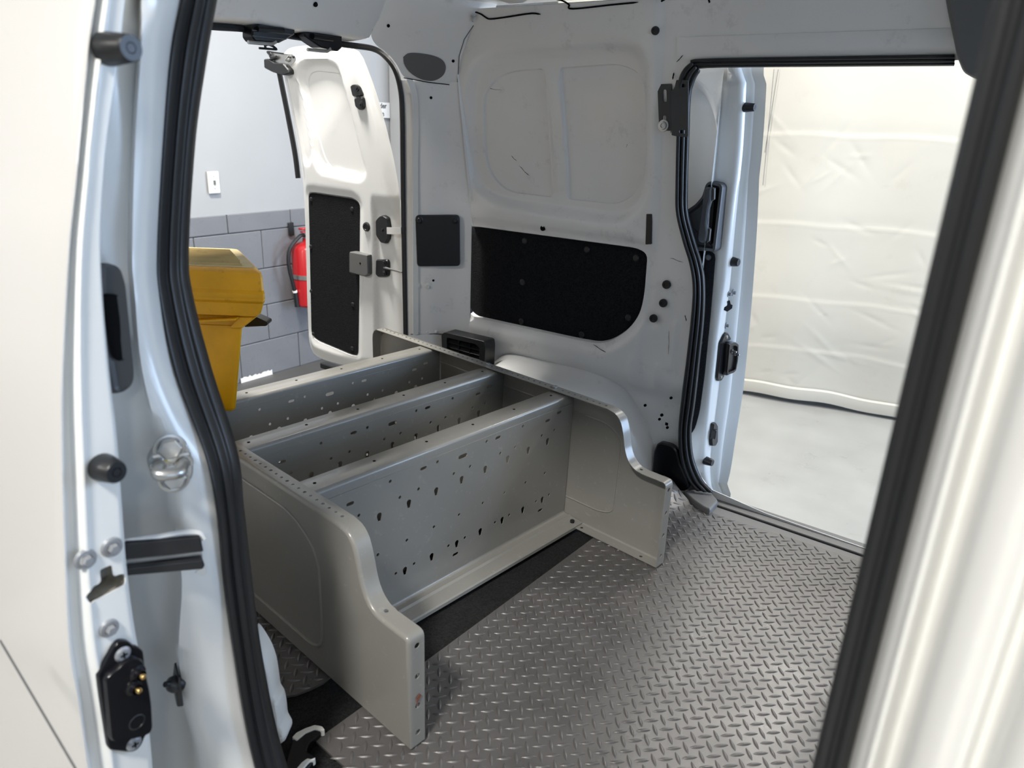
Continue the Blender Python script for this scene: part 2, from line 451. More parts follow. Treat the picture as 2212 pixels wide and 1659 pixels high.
for sgn in (1,):
    ring = []
    for q in e:
        ring.append([q + nc * (-0.006) + np.array([0, 0, -.042]), q + nc * .006 + np.array([0, 0, -.040]), q + nc * .010 + np.array([0, 0, -.01]), q + nc * .008 + np.array([0, 0, .02]), q + nc * -.006 + np.array([0, 0, .026])])
    g.grid(ring)
obj('hem', g, 'curtain', cu, angle=60, solid=.003)
obj('rod', G().tube([A + dc * -1.35 + (0, 0, 2.83), A + dc * 2.25 + (0, 0, 2.83)], 0.016), 'steel', cu)
# two thin cords on the canvas
g = G()
for a, b in (((1681, 150), (1652, 330)), ((1672, 150), (1648, 400))):
    pp = [onp((a[0] + (b[0] - a[0]) * t, a[1] + (b[1] - a[1]) * t), A + nc * .026, nc) for t in np.linspace(0, 1, 6)]
    g.tube(pp, .0016, 5)
obj('cord', g, 'greyp2', cu)

# wall plate, sign and fire extinguisher on the rear wall
P4 = [on(p, 0, RX + .002) for p in ((447, 371), (471, 369), (476, 417), (452, 419))]
c = sum(P4) / 4; wp = thing('wall_plate', 'ivory switch plate on the pale garage wall', 'switch plate', c)
hw, hh = abs(P4[1][1] - P4[0][1]) / 2, abs(P4[0][2] - P4[3][2]) / 2
obj('plate', G().slab([(0, y, z) for y, z in rnd([(-hw, -hh), (hw, -hh), (hw, hh), (-hw, hh)], .004, 3)], (1, 0, 0), [(0, -.003), (0, .003), (.003, .006)]), 'plate', wp, local=True)
obj('toggle', G().box((.008, 0, 0), (.012, .009, .022)), 'greyp2', wp, local=True, bevel=.001)
for dz in (-.03, .03):
    obj('screw', G().lathe([(0, .0075), (.003, .0072), (.0035, .006)], (0, 0, dz * hh / .055), (1, 0, 0), 8), 'bolt', wp, local=True)
s1, s2 = on((841, 222), 0, RX + .002), on((841, 255), 0, RX + .002)
hs = s1[2] - s2[2]; ws = hs * 2.1
sg = thing('wall_sign', 'white wall sign with black lettering beside the open rear door', 'sign', (RX + .002, s1[1] - ws / 2, (s1[2] + s2[2]) / 2))
obj('board', G().box((0.001, 0, 0), (.004, ws, hs)), 'paper', sg, local=True, smooth=False)


def text(s, size, loc, rot, m, parent, align='RIGHT'):
    c = bpy.data.curves.new('lettering', 'FONT'); c.body = s; c.size = size; c.align_x = align; c.extrude = .0004; c.offset = size * .022
    tmp = bpy.data.objects.new('lettering_curve', c); COL.objects.link(tmp)
    me = bpy.data.meshes.new_from_object(tmp.evaluated_get(bpy.context.evaluated_depsgraph_get()))
    bpy.data.objects.remove(tmp); me.materials.clear(); me.materials.append(M[m])
    o = bpy.data.objects.new('lettering', me); COL.objects.link(o); o.parent = parent; o.location = loc; o.rotation_euler = rot
    return o


# the wall is seen from +x: text runs towards +y
text('kler', hs * .46, (.0036, ws / 2 - hs * .31, hs * .13), (math.pi / 2, 0, math.pi / 2), 'ink', sg)
text('n', hs * .46, (.0036, ws / 2 - hs * .55, -hs * .38), (math.pi / 2, 0, math.pi / 2), 'ink', sg)

ex = on((668, 590), 0, RX + .09)
fe = thing('fire_extinguisher', 'red fire extinguisher with black hose hanging on the dark block wall', 'fire extinguisher', (ex[0], ex[1], ex[2] - .2))
k = float(np.linalg.norm(ex - CAM)) / FPX      # metres per pixel there
zt, zb = on((650, 527), 0, RX + .09)[2], on((655, 661), 0, RX + .09)[2]
r = k * 33
X0, Y0 = ex[0], ex[1]
obj('cylinder', G().lathe([(0, zb), (r * .9, zb), (r, zb + .012), (r, zt - .03), (r * .86, zt - .010), (r * .5, zt + .004), (r * .3, zt + .01), (r * .28, zt + .03), (0, zt + .03)], (X0, Y0, 0), (0, 0, 1), 24), 'red', fe)
obj('valve', G().lathe([(0, zt + .02), (.02, zt + .02), (.022, zt + .055), (.012, zt + .06), (.012, zt + .075), (0, zt + .075)], (X0, Y0, 0), (0, 0, 1), 12), 'steel', fe)
obj('lever', G().box((X0 + .02, Y0 - .02, zt + .088), (.03, .085, .012)).box((X0 + .02, Y0 - .02, zt + .07), (.025, .07, .008)), 'red', fe, bevel=.003)
obj('hose', G().tube(spl([(X0, Y0 - .015, zt + .045), (X0, Y0 - .05, zt + .045), (X0, Y0 - r - .03, zt - .02), (X0, Y0 - r - .045, zt - .11), (X0, Y0 - r - .025, zt - .22), (X0, Y0 - r - .008, zt - .30)], 24), .011, 8), 'rubber', fe)
obj('nozzle', G().tube([(X0, Y0 - r - .01, zt - .27), (X0, Y0 - r - .004, zt - .36)], [.012, .016], 8), 'black', fe)
obj('clip', G().lathe([(.010, 0), (.014, .001), (.014, .012), (.010, .013)], (X0, Y0 - r - .016, zt - .262), (0, .2, -1), 10), 'plate', fe)
obj('strap', G().lathe([(r + .001, zb + .165), (r + .004, zb + .165), (r + .004, zb + .19), (r + .001, zb + .19)], (X0, Y0, 0), (0, 0, 1), 24), 'steel', fe)
obj('hanger', G().box((RX + .006, Y0 - .045, zt + .075), (.010, .035, .075)), 'black', fe, bevel=.002)
obj('tag', G().box((X0 + r * .8, Y0 + r * .65, zt - .09), (.004, .04, .05)), 'plate', fe)
# ------------------------------------------------------------------ the cargo van
van = thing('cargo_van', 'white cargo van with empty black floored load bay and all doors open', 'van', (-0.8, 1.09, GZ))
def V_(name, g, m, **k): return obj(name, g, m, k.pop('parent', van), **k)
def zz(a, s, ox, oy): return [(ox + p / s, oy + q / s) for p, q in a]     # read-off helper for enlarged crops
XZ = lambda P: (P[0], P[2])

# --- far side opening and its seal (left and right edges of the rubber as seen)
FSL = [(2060, 119), (1800, 123), (1521, 128), (1492, 136), (1471, 160), (1464, 200), (1462, 300), (1460, 400), (1461, 460), (1475, 520), (1490, 570), (1497, 620), (1494, 680), (1483, 780), (1474, 850), (1466, 930), (1469, 990), (1482, 1030), (1502, 1056)]
FSR = [(2062, 140), (1800, 142), (1530, 145), (1510, 155), (1497, 180), (1490, 215), (1487, 300), (1484, 400), (1485, 460), (1500, 520), (1515, 570), (1521, 610), (1520, 680), (1510, 780), (1500, 870), (1492, 930), (1497, 990), (1516, 1037), (1540, 1064)]
fl = spl([wal(p) for p in FSL], 90); fr = spl([wal(p, 0.012) for p in FSR], 90)
fc = (fl + fr) / 2
FX = -0.155
cut = [XZ(p) for p in fc if p[0] < FX - .02]
cut = cut + [(-0.45, 0.005), (FX, 0.0), (FX, cut[0][1])]
win = [XZ(wal(p)) for p in zz([(450, 560), (500, 420), (600, 345), (800, 305), (1200, 280), (1520, 265), (1640, 300), (1710, 420), (1725, 700), (1720, 1250), (1690, 1400), (1600, 1500), (1480, 1535), (900, 1450), (640, 1400), (520, 1320), (465, 1150), (448, 850)], 3.16, 860, 0)]
win = rnd(win, .03, 4)
pane1 = rnd([XZ(wal(p)) for p in zz([(548, 900), (550, 640), (625, 530), (740, 477), (945, 461), (968, 480), (1027, 1330), (1012, 1352), (700, 1312), (570, 1160)], 3.16, 860, 0)], .05, 5)
pane2 = rnd([XZ(wal(p)) for p in zz([(1070, 455), (1480, 426), (1610, 480), (1668, 600), (1676, 900), (1660, 1200), (1590, 1335), (1470, 1402), (1130, 1365)], 3.16, 860, 0)], [.012, .05, .06, .05, .05, .05, .06, .05, .012], 5)
felt = rnd([XZ(wal(p)) for p in zz([(450, 285), (520, 285), (1610, 432), (1690, 470), (1668, 750), (1640, 880), (1560, 990), (1450, 1062), (1360, 1083), (1200, 1055), (500, 900), (450, 830)], 3.16, 860, 400)], [.02, .02, .02, .05, .05, .04, .04, .05, .04, .05, .04, .04], 5)
ribs = [[XZ(wal(p)) for p in zz(q, 3.16, 860, 0)] for q in ([(985, 545), (1032, 1275)], [(1062, 545), (1110, 1285)])]
wideRib = [XZ(wal(p)) for p in zz([(1025, 545), (1075, 1280)], 3.16, 860, 0)]
bead1 = [XZ(wal(p)) for p in zz([(1885, 960), (1850, 1250)], 3.16, 860, 400)]
bead2 = [XZ(wal(p)) for p in zz([(1590, 1190), (1572, 1360), (1740, 1402), (1765, 1240)], 3.16, 860, 400)]
seam1 = [XZ(wal(p)) for p in ((1517, 15), (1511, 70), (1500, 112))]
edgeV = [XZ(wal(p)) for p in ((1425, 130), (1420, 300), (1408, 470), (1402, 640))]
dim = XZ(wal((1411, 688)))


def segd(line, X, Y):
    D = np.full(X.shape, 9.0)
    for (ax, ay), (bx, by) in zip(line[:-1], line[1:]):
        ex, ey = bx - ax, by - ay; t = np.clip(((X - ax) * ex + (Y - ay) * ey) / (ex * ex + ey * ey), 0, 1)
        D = np.minimum(D, np.hypot(X - ax - t * ex, Y - ay - t * ey))
    return D


def wallmap(X, Z, t):
    d = np.zeros_like(X)
    d += 0.024 * sm(sdf(win, X, Z), -0.004, 0.030)
    for p in (pane1, pane2): d += 0.007 * np.clip((sdf(p, X, Z) + .0012) / .0024, 0, 1)
    for r_ in ribs: d -= 0.004 * sm(-segd(r_, X, Z), -0.006, -0.002)
    d -= 0.006 * sm(-segd(wideRib, X, Z), -0.014, -0.007)
    s = sdf(felt, X, Z)
    d += 0.010 * sm(s, -0.034, -0.010) + 0.016 * np.clip((s + .003) / .004, 0, 1)
    d -= 0.005 * sm(-segd(bead1, X, Z), -0.012, -0.004) + 0.004 * sm(-segd(bead2, X, Z), -0.010, -0.004)
    d += 0.003 * sm(-segd(seam1, X, Z), -0.005, -0.001) + 0.008 * sm(X, edgeV[1][0] - .012, edgeV[1][0] + .012) * sm(Z, 0.15, 0.4)
    d += 0.004 * sm(-np.hypot(X - dim[0], Z - dim[1]), -0.026, -0.018)
    d += 0.03 * sm(0.31 - Z, 0.0, 0.08) * sm(X, -1.40, -1.3)
    return np.stack([X, prof(Z) + d + t * .004, Z], 1)


WX0, WTOP = -1.46, 1.228
outer = [(WX0, -0.03), (0.35, -0.03), (0.35, WTOP), (WX0, WTOP)]
g = G()
lines = [(inset(pane1, -.0012), True), (inset(pane1, .0012), True), (inset(pane2, -.0012), True), (inset(pane2, .0012), True), (inset(felt, -.003), True), (inset(felt, .001), True)]
sheet(g, outer, wallmap, [np.array(cut)], lines, spacing=0.0085)
V_('side_panel', g, 'inner', angle=60, solid=.0025)
sp_felt = inset(felt, .0015)
g = G(); sheet(g, sp_felt, lambda X, Z, t: np.stack([X, prof(Z) + 0.0185 + .003 * sm(sdf(felt, X, Z), .012, 0.0), Z], 1), spacing=.02)
tp = V_('trim_panel', g, 'felt', label='black felt trim panel')
for p in zz([(485, 336), (863, 380), (1288, 440), (1623, 498), (848, 662), (840, 930), (1253, 1020), (1570, 905)], 3.16, 860, 400):
    P = wal(p, .0175); obj('fastener', G().lathe([(0, .0035), (.007, .003), (.0095, .0)], P, (0, -1, 0), 12), 'black', tp)
# rubber plugs and holes
for p, r_ in (((1415, 66), .0095), ((1026, 466), .0075), ((1172, 493), .0078), ((1439, 615), .0115), ((1432, 655), .0112), ((1411, 688), .0112), ((1449, 860), .0038), ((1393, 876), .0038), ((1424, 906), .0036), ((1429, 897), .0042), ((1441, 924), .0038)):
    P = wal(p, -.0004)
    if p[1] < 80: P = wal(p, -.0035)
    if r_ > .009: V_('plug', G().lathe([(0, .001), (r_ * .45, .001), (r_ * .5, .0028), (r_ * .9, .003), (r_, .0), (r_, -.004)], P, (0, -1, 0), 18), 'black')
    else: V_('plug', G().lathe([(0, -.0002), (r_ * .7, -.0002), (r_, .0006), (r_, -.004)], P, (0, -1, 0), 14), 'dark')
V_('square_hole', G().box(wal((1440, 916), -.0002), (.008, .002, .008)), 'dark', smooth=False)
P = rnd([wal(p, -.001) for p in ((1397, 462), (1409, 462), (1408, 527), (1395, 528))], .002, 3)
V_('slot_cover', G().slab(P, (0, -1, 0), [(0, -.003), (0, .002), (.002, .003)]), 'black')
# black scratches on paint: short worn streaks
rs = random.Random(3)
for a, b, w in (((1050, 190), (1092, 196), 1), ((1103, 335), (1118, 350), 1.3), ((1120, 356), (1146, 383), 1.3), ((1185, 240), (1190, 245), 1.2), ((1355, 310), (1353, 320), 1), ((1455, 158), (1452, 172), 2.2), ((1475, 118), (1462, 135), 1.2), ((1448, 557), (1475, 566), .8), ((1281, 745), (1312, 762), 1.2), ((1480, 680), (1482, 694), 1.4), ((1445, 715), (1444, 765), .7)):
    A_, B_ = wal(a, -.0006), wal(b, -.0006); k = 5
    off = .024 if (1030 < a[0] < 1390 and 150 < a[1] < 420) else 0
    if off: A_, B_ = wal(a, off + .005), wal(b, off + .005)
    pts = [A_ + (B_ - A_) * t + np.array([rs.uniform(-1, 1), 0, rs.uniform(-1, 1)]) * .0012 for t in np.linspace(0, 1, k)]
    V_('scuff_mark', G().tube(pts, [w * .0003, w * .0009, w * .0006, w * .0009, w * .0003], 5), 'dark')

# seal strips: a rounded double bead swept between the two edges
def seal(L, R, nrm, prof_h, n=90):
    L = spl(L, n); R = spl(R, n); ts = np.linspace(0, 1, len(prof_h)); nrm = np.array(nrm, float); nrm /= np.linalg.norm(nrm)
    return np.array([[L[i] + (R[i] - L[i]) * t + nrm * h for t, h in zip(ts, prof_h)] for i in range(n)])
BEAD = [-.004, .004, .009, .011, .010, .006, .0015, .0035, .0075, .0085, .0075, .004, .001, .003, .004, .002, -.004]
V_('door_seal', G().grid(seal([wal(p) for p in FSL], [wal(p, .012) for p in FSR], (0.25, -1, 0), BEAD)), 'rubber', angle=180, solid=.002)
# return flange behind the far seal towards the outside of the body
g = G(); g.grid([[p + np.array([-.004, 0.010, 0]), p + np.array([-.012, .045, 0]), p + np.array([-.05, .085, 0])] for p in fc]); V_('door_jamb', g, 'inner', angle=60)
# pillar and front of the far opening (front post and its upper trim)
g = G(); g.box((FX + .10, 1.735, .52), (.2, .06, 1.06)); V_('door_post', g, 'inner', bevel=.01)
P = rnd([onp(p, (0, 1.655, 0), (0, 1, 0)) for p in ((2034, -60), (2046, 20), (2058, 75), (2068, 125), (2082, 158), (2103, 168), (2140, 167), (2260, 160), (2260, -60))], .02, 4)
V_('pillar_trim', G().slab(P, (0, -1, 0), [(0, -.07), (0, .0), (.003, .007), (.007, .010)]), 'greyp2', label='dark grey plastic pillar trim')
# header beam over the far opening, a soft step below the roof
x_ = np.linspace(-.80, .35, 20)
fd = lambda x: float(sm(np.array(x), -.76, -.52))
V_('header_rail', G().grid([[(x, float(prof(z)) + .004 - o_ * fd(x), z) for z, o_ in ((1.098, .0), (1.106, .010), (1.118, .013), (1.136, .006), (1.146, .0))] for x in x_]), 'inner', angle=70)

# --- roof with bows and sealant gap
g = G(); g.grid([[(x, y, WTOP + .012 + .02 * math.sin(math.pi * (y - .5) / 1.2)) for y in np.linspace(.45, 1.70, 12)] for x in np.linspace(-1.62, 1.5, 14)])
V_('roof_panel', g, 'inner', solid=-.003)
for px in ((1115, 6), (1420, 2), (1700, -30)):
    c = on(px, 2, WTOP)
    g = G(); ys = np.linspace(.5, min(c[1], 1.63), 10)
    g.grid([[(c[0] + a, y, WTOP + .012 + .02 * math.sin(math.pi * (y - .5) / 1.2) - b) for a, b in ((-.055, -.004), (-.035, .010), (-.02, .016), (.02, .016), (.035, .010), (.055, -.004))] for y in ys])
    V_('roof_bow', g, 'inner', angle=50, solid=.002)
for q in ([(845, -6), (905, 10), (968, 28), (1000, 24), (1022, 27)], [(1000, 24), (1022, 25), (1038, 30), (1050, 38), (1060, 41), (1093, 37), (1146, 29), (1168, 31)], [(1200, -2), (1216, 2), (1229, 10), (1236, 19), (1325, 10), (1379, 5)], [(1428, 3), (1440, -4)], [(1530, -4), (1533, 6)]):
    P = spl([wal(p, -.004) for p in q], 24)
    rr = [(.0022 if i % 23 else .0005) for i in range(24)]
    V_('roof_gap', G().tube(P, rr, 6), 'dark')
P = wal((1022, 33), -.012); V_('clip_screw', G().lathe([(0, 0), (.007, .0), (.007, .003), (.0035, .004), (.003, .016), (0, .017)], P, (0, 0, -1), 10), 'steel')

# --- rear corner pillar (turned 45 degrees) and its fittings
def pil(p, d=0.0):
    z = .5
    for _ in range(25):
        P = onp(p, (WX0 + d * .7071, float(prof(z)) - d * .7071, 0), (1, -1, 0)); z = float(P[2])
    return P
PS = [(868, 172), (873, 215), (876, 270), (877, 350), (877, 500), (878, 722)]
sp_ = [pil(p) for p in PS]; sp_.append(np.array([sp_[-1][0], sp_[-1][1], -.03])); sp_ = spl(sp_, 60)
g = G(); rows = []
for s in sp_[::-1]:
    w = np.array([WX0 + .004, float(prof(s[2])) + .002, s[2]]); row = []
    for t in np.linspace(0, 1, 10):
        q = w + (s - w) * t; b = .012 * math.sin(math.pi * min(1, t * 1.6)) if t < .62 else 0
        if t > .9: q = q + np.array([-.02, .004, 0])
        row.append(q + np.array([-.7071, .7071, 0]) * b * .6)
    rows.append(row)
g.grid(rows); V_('corner_pillar', g, 'inner', angle=50, solid=.002)
zs_ = pil((950, 722))[2]
P = [pil((887, 722), .001), pil((938, 721), .001), pil((1000, 722), .001)]
V_('pillar_seam', G().tube(P, .0016, 5), 'greyp2')
for x_p in (905, 923, 942): V_('weld_dimple', G().lathe([(0, .002), (.004, .0015), (.006, 0)], pil((x_p, 717), .001), (.7, -.7, 0), 8), 'inner')
nP = (.7071, -.7071, 0)
P = rnd([pil(p, .004) for p in ((897, 464), (993, 464), (994, 574), (901, 575))], .012, 5)
cv = V_('cover_plate', G().slab(P, nP, [(0, -.01), (0, .005), (.0015, .008), (.005, .009)]), 'black', label='square black service cover')
for p in ((906, 476), (983, 476)): obj('boss', G().lathe([(0, .003), (.006, .003), (.008, .0), (.012, -.001)], pil(p, .015), nP, 16), 'black', cv)
for p in ((902, 617), (924, 618)):
    V_('bolt', G().lathe([(0, .004), (.003, .004), (.0035, .007), (.0055, .0072), (.0062, .002), (.0092, .0015), (.0095, -.002)], pil(p, .002), nP, 14), 'whitew')
for p in ((931, 211), (936, 606)): V_('plug', G().lathe([(0, .0004), (.0035, .0004), (.0045, -.002)], pil(p, .001), nP, 10), 'dark')

# --- gusset in the upper rear corner, with its grey oval cap
HX = -1.555
A_, B_, C_ = on((805, 60), 0, HX), pil((930, 182), .003), wal((1006, 110), -.003)
gn = np.cross(B_ - A_, C_ - A_); gn /= np.linalg.norm(gn); gn = gn if gn @ (CAM - A_) > 0 else -gn
GP = [(800, 78), (812, 30), (818, -30), (1090, -30), (1060, 42), (1022, 50), (1006, 95), (994, 130), (988, 184), (926, 178), (871, 167), (858, 140), (838, 115), (812, 98)]
V_('corner_gusset', G().extr(rnd([onp(p, A_, gn) for p in GP], .012, 3), -gn * .006), 'inner')
ov = spl(zz([(1738, 455), (1780, 425), (1870, 425), (1980, 445), (2050, 480), (2075, 530), (2060, 590), (2010, 630), (1950, 643), (1870, 625), (1790, 575), (1745, 510), (1738, 455)], 3.687, 400, 0), 40)[:-1]
V_('pillar_cap', G().slab([onp(p, A_ + gn * .001, gn) for p in ov], gn, [(0, -.003), (0, .0015), (.002, .002)]), 'greyp2', label='grey oval corner cap')
V_('gusset_lip', G().tube([onp(p, A_ + gn * .001, gn) for p in ((1060, 42), (1022, 56), (1003, 85), (992, 120), (988, 184))], .0012, 5), 'greyp2')
V_('gusset_lip', G().tube([onp(p, A_ + gn * .001, gn) for p in ((872, 168), (926, 178), (988, 185))], .0012, 5), 'dark')
for p in ((839, 56), (979, 132)): V_('plug', G().lathe([(0, .001), (.004, .001), (.0045, -.002)], onp(p, A_ + gn * .001, gn), gn, 10), 'dark')

# --- rear header with its two latches and the rear opening seal
HB = [(420, 26), (456, 33), (539, 40), (621, 54), (729, 70), (783, 79), (800, 76)]
hb = spl([on(p, 0, HX) for p in HB], 40)
ex_ = hb[0] + (hb[0] - hb[8]) * np.linspace(3.2, 0.3, 8)[:, None]; ex_[:, 2] = hb[0][2]
hb = np.vstack([ex_, hb])
def hdr(p, dx=0.0):          # the header face leans forward towards the roof
    return onp(p, (HX + dx, 0, 1.14), (1, 0, -.7))
tops = [np.array([p[0] + .075, p[1], WTOP + .03]) for p in hb]
g = G(); g.grid([[b + np.array([-.075, 0, -.010]), b + np.array([-.03, 0, -.006]), b + np.array([-.006, 0, -.003]), b + np.array([.001, 0, .004]), b + np.array([.006, 0, .014]), b + (t - b) * .35 + np.array([.006, 0, 0]), b + (t - b) * .6 + np.array([.004, 0, 0]), t] for b, t in zip(hb, tops)])
V_('header_beam', g, 'inner', angle=60, solid=.002)
V_('header_seam', G().tube([onp(p, A_ + gn * .001, gn) for p in ((817, -5), (815, 20), (811, 45), (803, 66), (795, 78), (780, 81))], .0012, 5), 'dark')
V_('plug', G().lathe([(0, .0005), (.0045, .0005), (.006, -.003)], hdr((683, 11), .008), (1, 0, -.6), 12), 'dark')
RS = [(300, 40), (449, 56), (530, 62), (620, 76), (738, 95), (805, 105), (835, 125), (855, 155), (866, 200), (869, 260), (870, 350), (872, 500), (876, 722)]
rs3 = [on(p, 0, HX - .055) if p[1] < 150 and p[0] < 850 else pil(p, -.012) for p in RS]
rs3.append(np.array([rs3[-1][0], rs3[-1][1], -.02]))
P = spl(rs3, 90)
V_('door_seal', G().tube(P, .0075, 10).tube(P + np.array([.006, -.002, -.004]), .0045, 8), 'rubber')
# white edge of the body seen past the seal
V_('door_flange', G().grid([[p + np.array([.012, -.004, 0]), p + np.array([.022, .010, 0])] for p in spl([pil(p, -.004) for p in ((873, 170), (884, 205), (887, 270), (886, 350), (887, 500), (888, 720))], 30)]), 'white', solid=.003)

LX = HX - .022
def lat(q): return [on(p, 0, LX) for p in q]
l1 = rnd(lat([(541, 56), (541, 80), (548, 90), (600, 93), (618, 84), (634, 74), (634, 62), (560, 50)]), .003, 3)
l2 = rnd(lat([(651, 70), (655, 79), (690, 103), (727, 111), (736, 103), (736, 76), (700, 68)]), .003, 3)
for L_, rod, cyl in ((l1, [(536, 91), (560, 93), (588, 95), (596, 90)], [(556, 62), (592, 64), (612, 66)]), (l2, [(664, 107), (690, 110), (708, 111), (713, 104)], [(676, 78), (700, 82), (718, 84)])):
    la = V_('latch_housing', G().slab(L_, (1, 0, 0), [(0, -.03), (0, .004), (.003, .007)]), 'gloss', label='black door latch under the rear header')
    obj('striker_bar', G().tube(rnd([on(p, 0, LX + .004) for p in rod], .006, 4, False), .0042, 8), 'steel', la)
    obj('cylinder', G().tube([on(p, 0, LX + .012) for p in cyl], .0065, 10), 'gloss', la)
    if rod[0][0] < 600:
        for q in (((545, 65), (631, 75)), ((546, 77.5), (618, 85))):
            obj('rib', G().tube([on(p, 0, LX + .008) for p in q], .0012, 6), 'greyp2', la)
g = G().tube(rnd([on(p, 0, LX - .004) for p in ((560, 104), (598, 107), (590, 100), (580, 96), (572, 98), (574, 104))], .002, 3, False), .0028, 6)
V_('latch_hook', g, 'black')

# --- vent grille low on the side wall
VQ = [(955, 722), (962, 717), (1048, 737), (1050, 750), (1048, 800), (1040, 810), (965, 790), (957, 780)]
VY = 1.665
vq = [onp(p, (0, VY, 0), (0, 1, 0)) for p in VQ]
fo = rnd(vq, .006, 3)
inn_ = [onp(p, (0, VY, 0), (0, 1, 0)) for p in ((967, 729), (1028, 743), (1037, 751), (1036, 790), (1028, 798), (967, 780))]
g = G(); o2 = [XZ(p) for p in fo]; i2 = [XZ(p) for p in rnd(inn_, .004, 3)]
sheet(g, o2, lambda X, Z, t: np.stack([X, np.full_like(X, VY - .004 + t * .05), Z], 1), [np.array(i2)], thick=1)
vg = V_('vent_grille', g, 'black', bevel=.003, label='black air vent in the rear corner')
xs0, xs1 = inn_[0][0], inn_[2][0]
z0_, z1_ = inn_[5][2], inn_[0][2]
for k in range(5):
    z = z0_ + (z1_ - z0_) * (k + .25) / 5
    R = [[1, 0, 0], [0, .8, -.6], [0, .6, .8]]
    obj('slat', G().box(((xs0 + xs1) / 2, VY + .010, z), (abs(xs1 - xs0) + .004, .018, .0022), R), 'black', vg, smooth=False)
for k in (1, 2): obj('divider', G().box((xs0 + (xs1 - xs0) * k / 3, VY + .014, (z0_ + z1_) / 2), (.002, .024, z1_ - z0_), None), 'black', vg, smooth=False)
obj('backing', G().box(((xs0 + xs1) / 2, VY + .034, (z0_ + z1_) / 2), (abs(xs1 - xs0) + .01, .004, z1_ - z0_ + .02)), 'dark', vg, smooth=False)

# --- wheel arches
AC = [(1046, 815), (1062, 795), (1098, 774), (1180, 790), (1270, 812), (1330, 846), (1370, 905), (1395, 970), (1409, 1035)]
ac = spl([wal(p) for p in AC], 40); ac = np.vstack([ac, [ac[-1][0] + .004, 1.745, -.02]])
xc = -1.10
SEC = [(.03, 1.04), (.004, 1.03), (-.012, 1.0), (-.05, .985), (-.085, .97), (-.107, .93), (-.116, .87), (-.118, .5), (-.118, .02)]
g = G(); g.grid([[(xc + (p[0] - xc) * s, 1.748 + dy, -.02 + (p[2] + .02) * s) for dy, s in SEC] for p in ac])
V_('wheel_arch', g, 'inner', angle=60)
g = G(); g.grid([[(x, y, z) for y, z in ((.44, .26 * s), (.46, .26 * s), (.475, .255 * s), (.485, .24 * s), (.488, .2 * s), (.489, -.02))] for x, s in zip(np.linspace(-1.62, -.86, 24), [min(1, math.sin(math.pi * max(.02, min(.98, (i + .5) / 24))) * 1.9) for i in range(24)])])
V_('wheel_arch', g, 'inner', angle=60)

# --- load floor, sill, scuff plate, black corner panel
V_('floor_carpet', G().box((-.35, 1.095, -.021), (2.64, 1.30, .018)), 'carpet', smooth=False, label='black carpet on the load floor')
V_('underbody', G().box((-.3, 1.09, -.19), (2.7, 1.36, .30)), 'black', smooth=False)
SZ = -.004
so = [(1500, 1068), (1551, 1085), (1620, 1108), (1700, 1136), (1857, 1191), (2100, 1275)]
g = G()
for x0, x1, y0_, y1_, zt_ in ((-.66, .5, 1.675, 1.732, -.001), (-.64, .5, 1.742, 1.80, -.001), (-.66, .5, 1.69, 1.79, -.008)):
    g.box(((x0 + x1) / 2, (y0_ + y1_) / 2, zt_ - .01), (x1 - x0, y1_ - y0_, .02))
V_('door_sill', g, 'sill', bevel=.003, label='grey plastic sill of the far door')
V_('sill_slot', G().box((-.06, 1.737, -.0055), (1.1, .007, .004)), 'dark', smooth=False)
sc_ = [on(p, 2, .012) for p in ((1476, 1062), (1520, 1056), (1532, 1060), (1552, 1083), (1534, 1104), (1517, 1096), (1497, 1082))]
V_('scuff_plate', G().slab(rnd(sc_, .008, 3), (0, 0, 1), [(0, -.03), (0, -.002), (.002, .002), (.005, .004)]), 'sill')
bp = [wal(p, -.004) for p in ((1411, 1020), (1414, 975), (1421, 958), (1428, 954), (1452, 960), (1463, 970), (1470, 1000), (1487, 1038), (1491, 1052), (1480, 1060), (1430, 1050))]
V_('corner_panel', G().slab(rnd(bp, .008, 3), (0, -1, 0), [(0, -.01), (0, .004), (.004, .007)]), 'gloss', label='black lower corner panel')

# unseen slabs added to block low front light, shaped like two front seats
for y in (.80, 1.38):
    V_('seat_blocker', G().box((.55, y, .28), (.13, .47, .78), [[.97, 0, .2], [0, 1, 0], [-.2, 0, .97]]), 'blocker', bevel=.04)
    V_('headrest_blocker', G().box((.64, y, .78), (.08, .25, .16)), 'blocker', bevel=.03)

# slotted black bracket bolted to the rear edge of the far opening
Zb = lambda q: zz(q, 7.9, 1380, 160)
BY = float(prof(1.0)) - .006
def bsheet(q, r_, holes, dy):
    o = rnd([XZ(on(p, 1, BY - dy)) for p in Zb(q)], r_, 4)
    hs = [rnd([XZ(on(p, 1, BY - dy)) for p in Zb(h)], .004, 4) for h in holes]
    g = G(); sheet(g, o, lambda X, Z, t: np.stack([X, np.full_like(X, BY - dy + t * .003), Z], 1), hs, thick=1); return g
bk = V_('slotted_bracket', bsheet([(318, 215), (360, 172), (560, 165), (560, 968), (390, 968), (345, 925)], [.008, .008, .001, .001, .008, .008], [[(408, 262), (470, 262), (476, 478), (414, 478)], [(402, 705), (466, 705), (470, 860), (404, 860)]], .0), 'bracket', smooth=False, label='black slotted steel bracket')
obj('bracket_plate', bsheet([(545, 280), (590, 265), (612, 215), (640, 100), (830, 100), (842, 120), (838, 1060), (820, 1078), (640, 1062), (560, 1045)], .002, [[(678, 165), (800, 170), (800, 228), (680, 220)], [(685, 955), (800, 958), (800, 1018), (688, 1012)]], .012), 'bracket', bk, smooth=False)
obj('bracket_fold', G().grid([[on(p, 1, BY - d) for d in (.0, .002, .008, .012)] for p in Zb([(548, 268), (556, 1000)])]), 'bracket', bk, solid=.002)
q = on(Zb([(420, 880)])[0], 1, BY - .001)
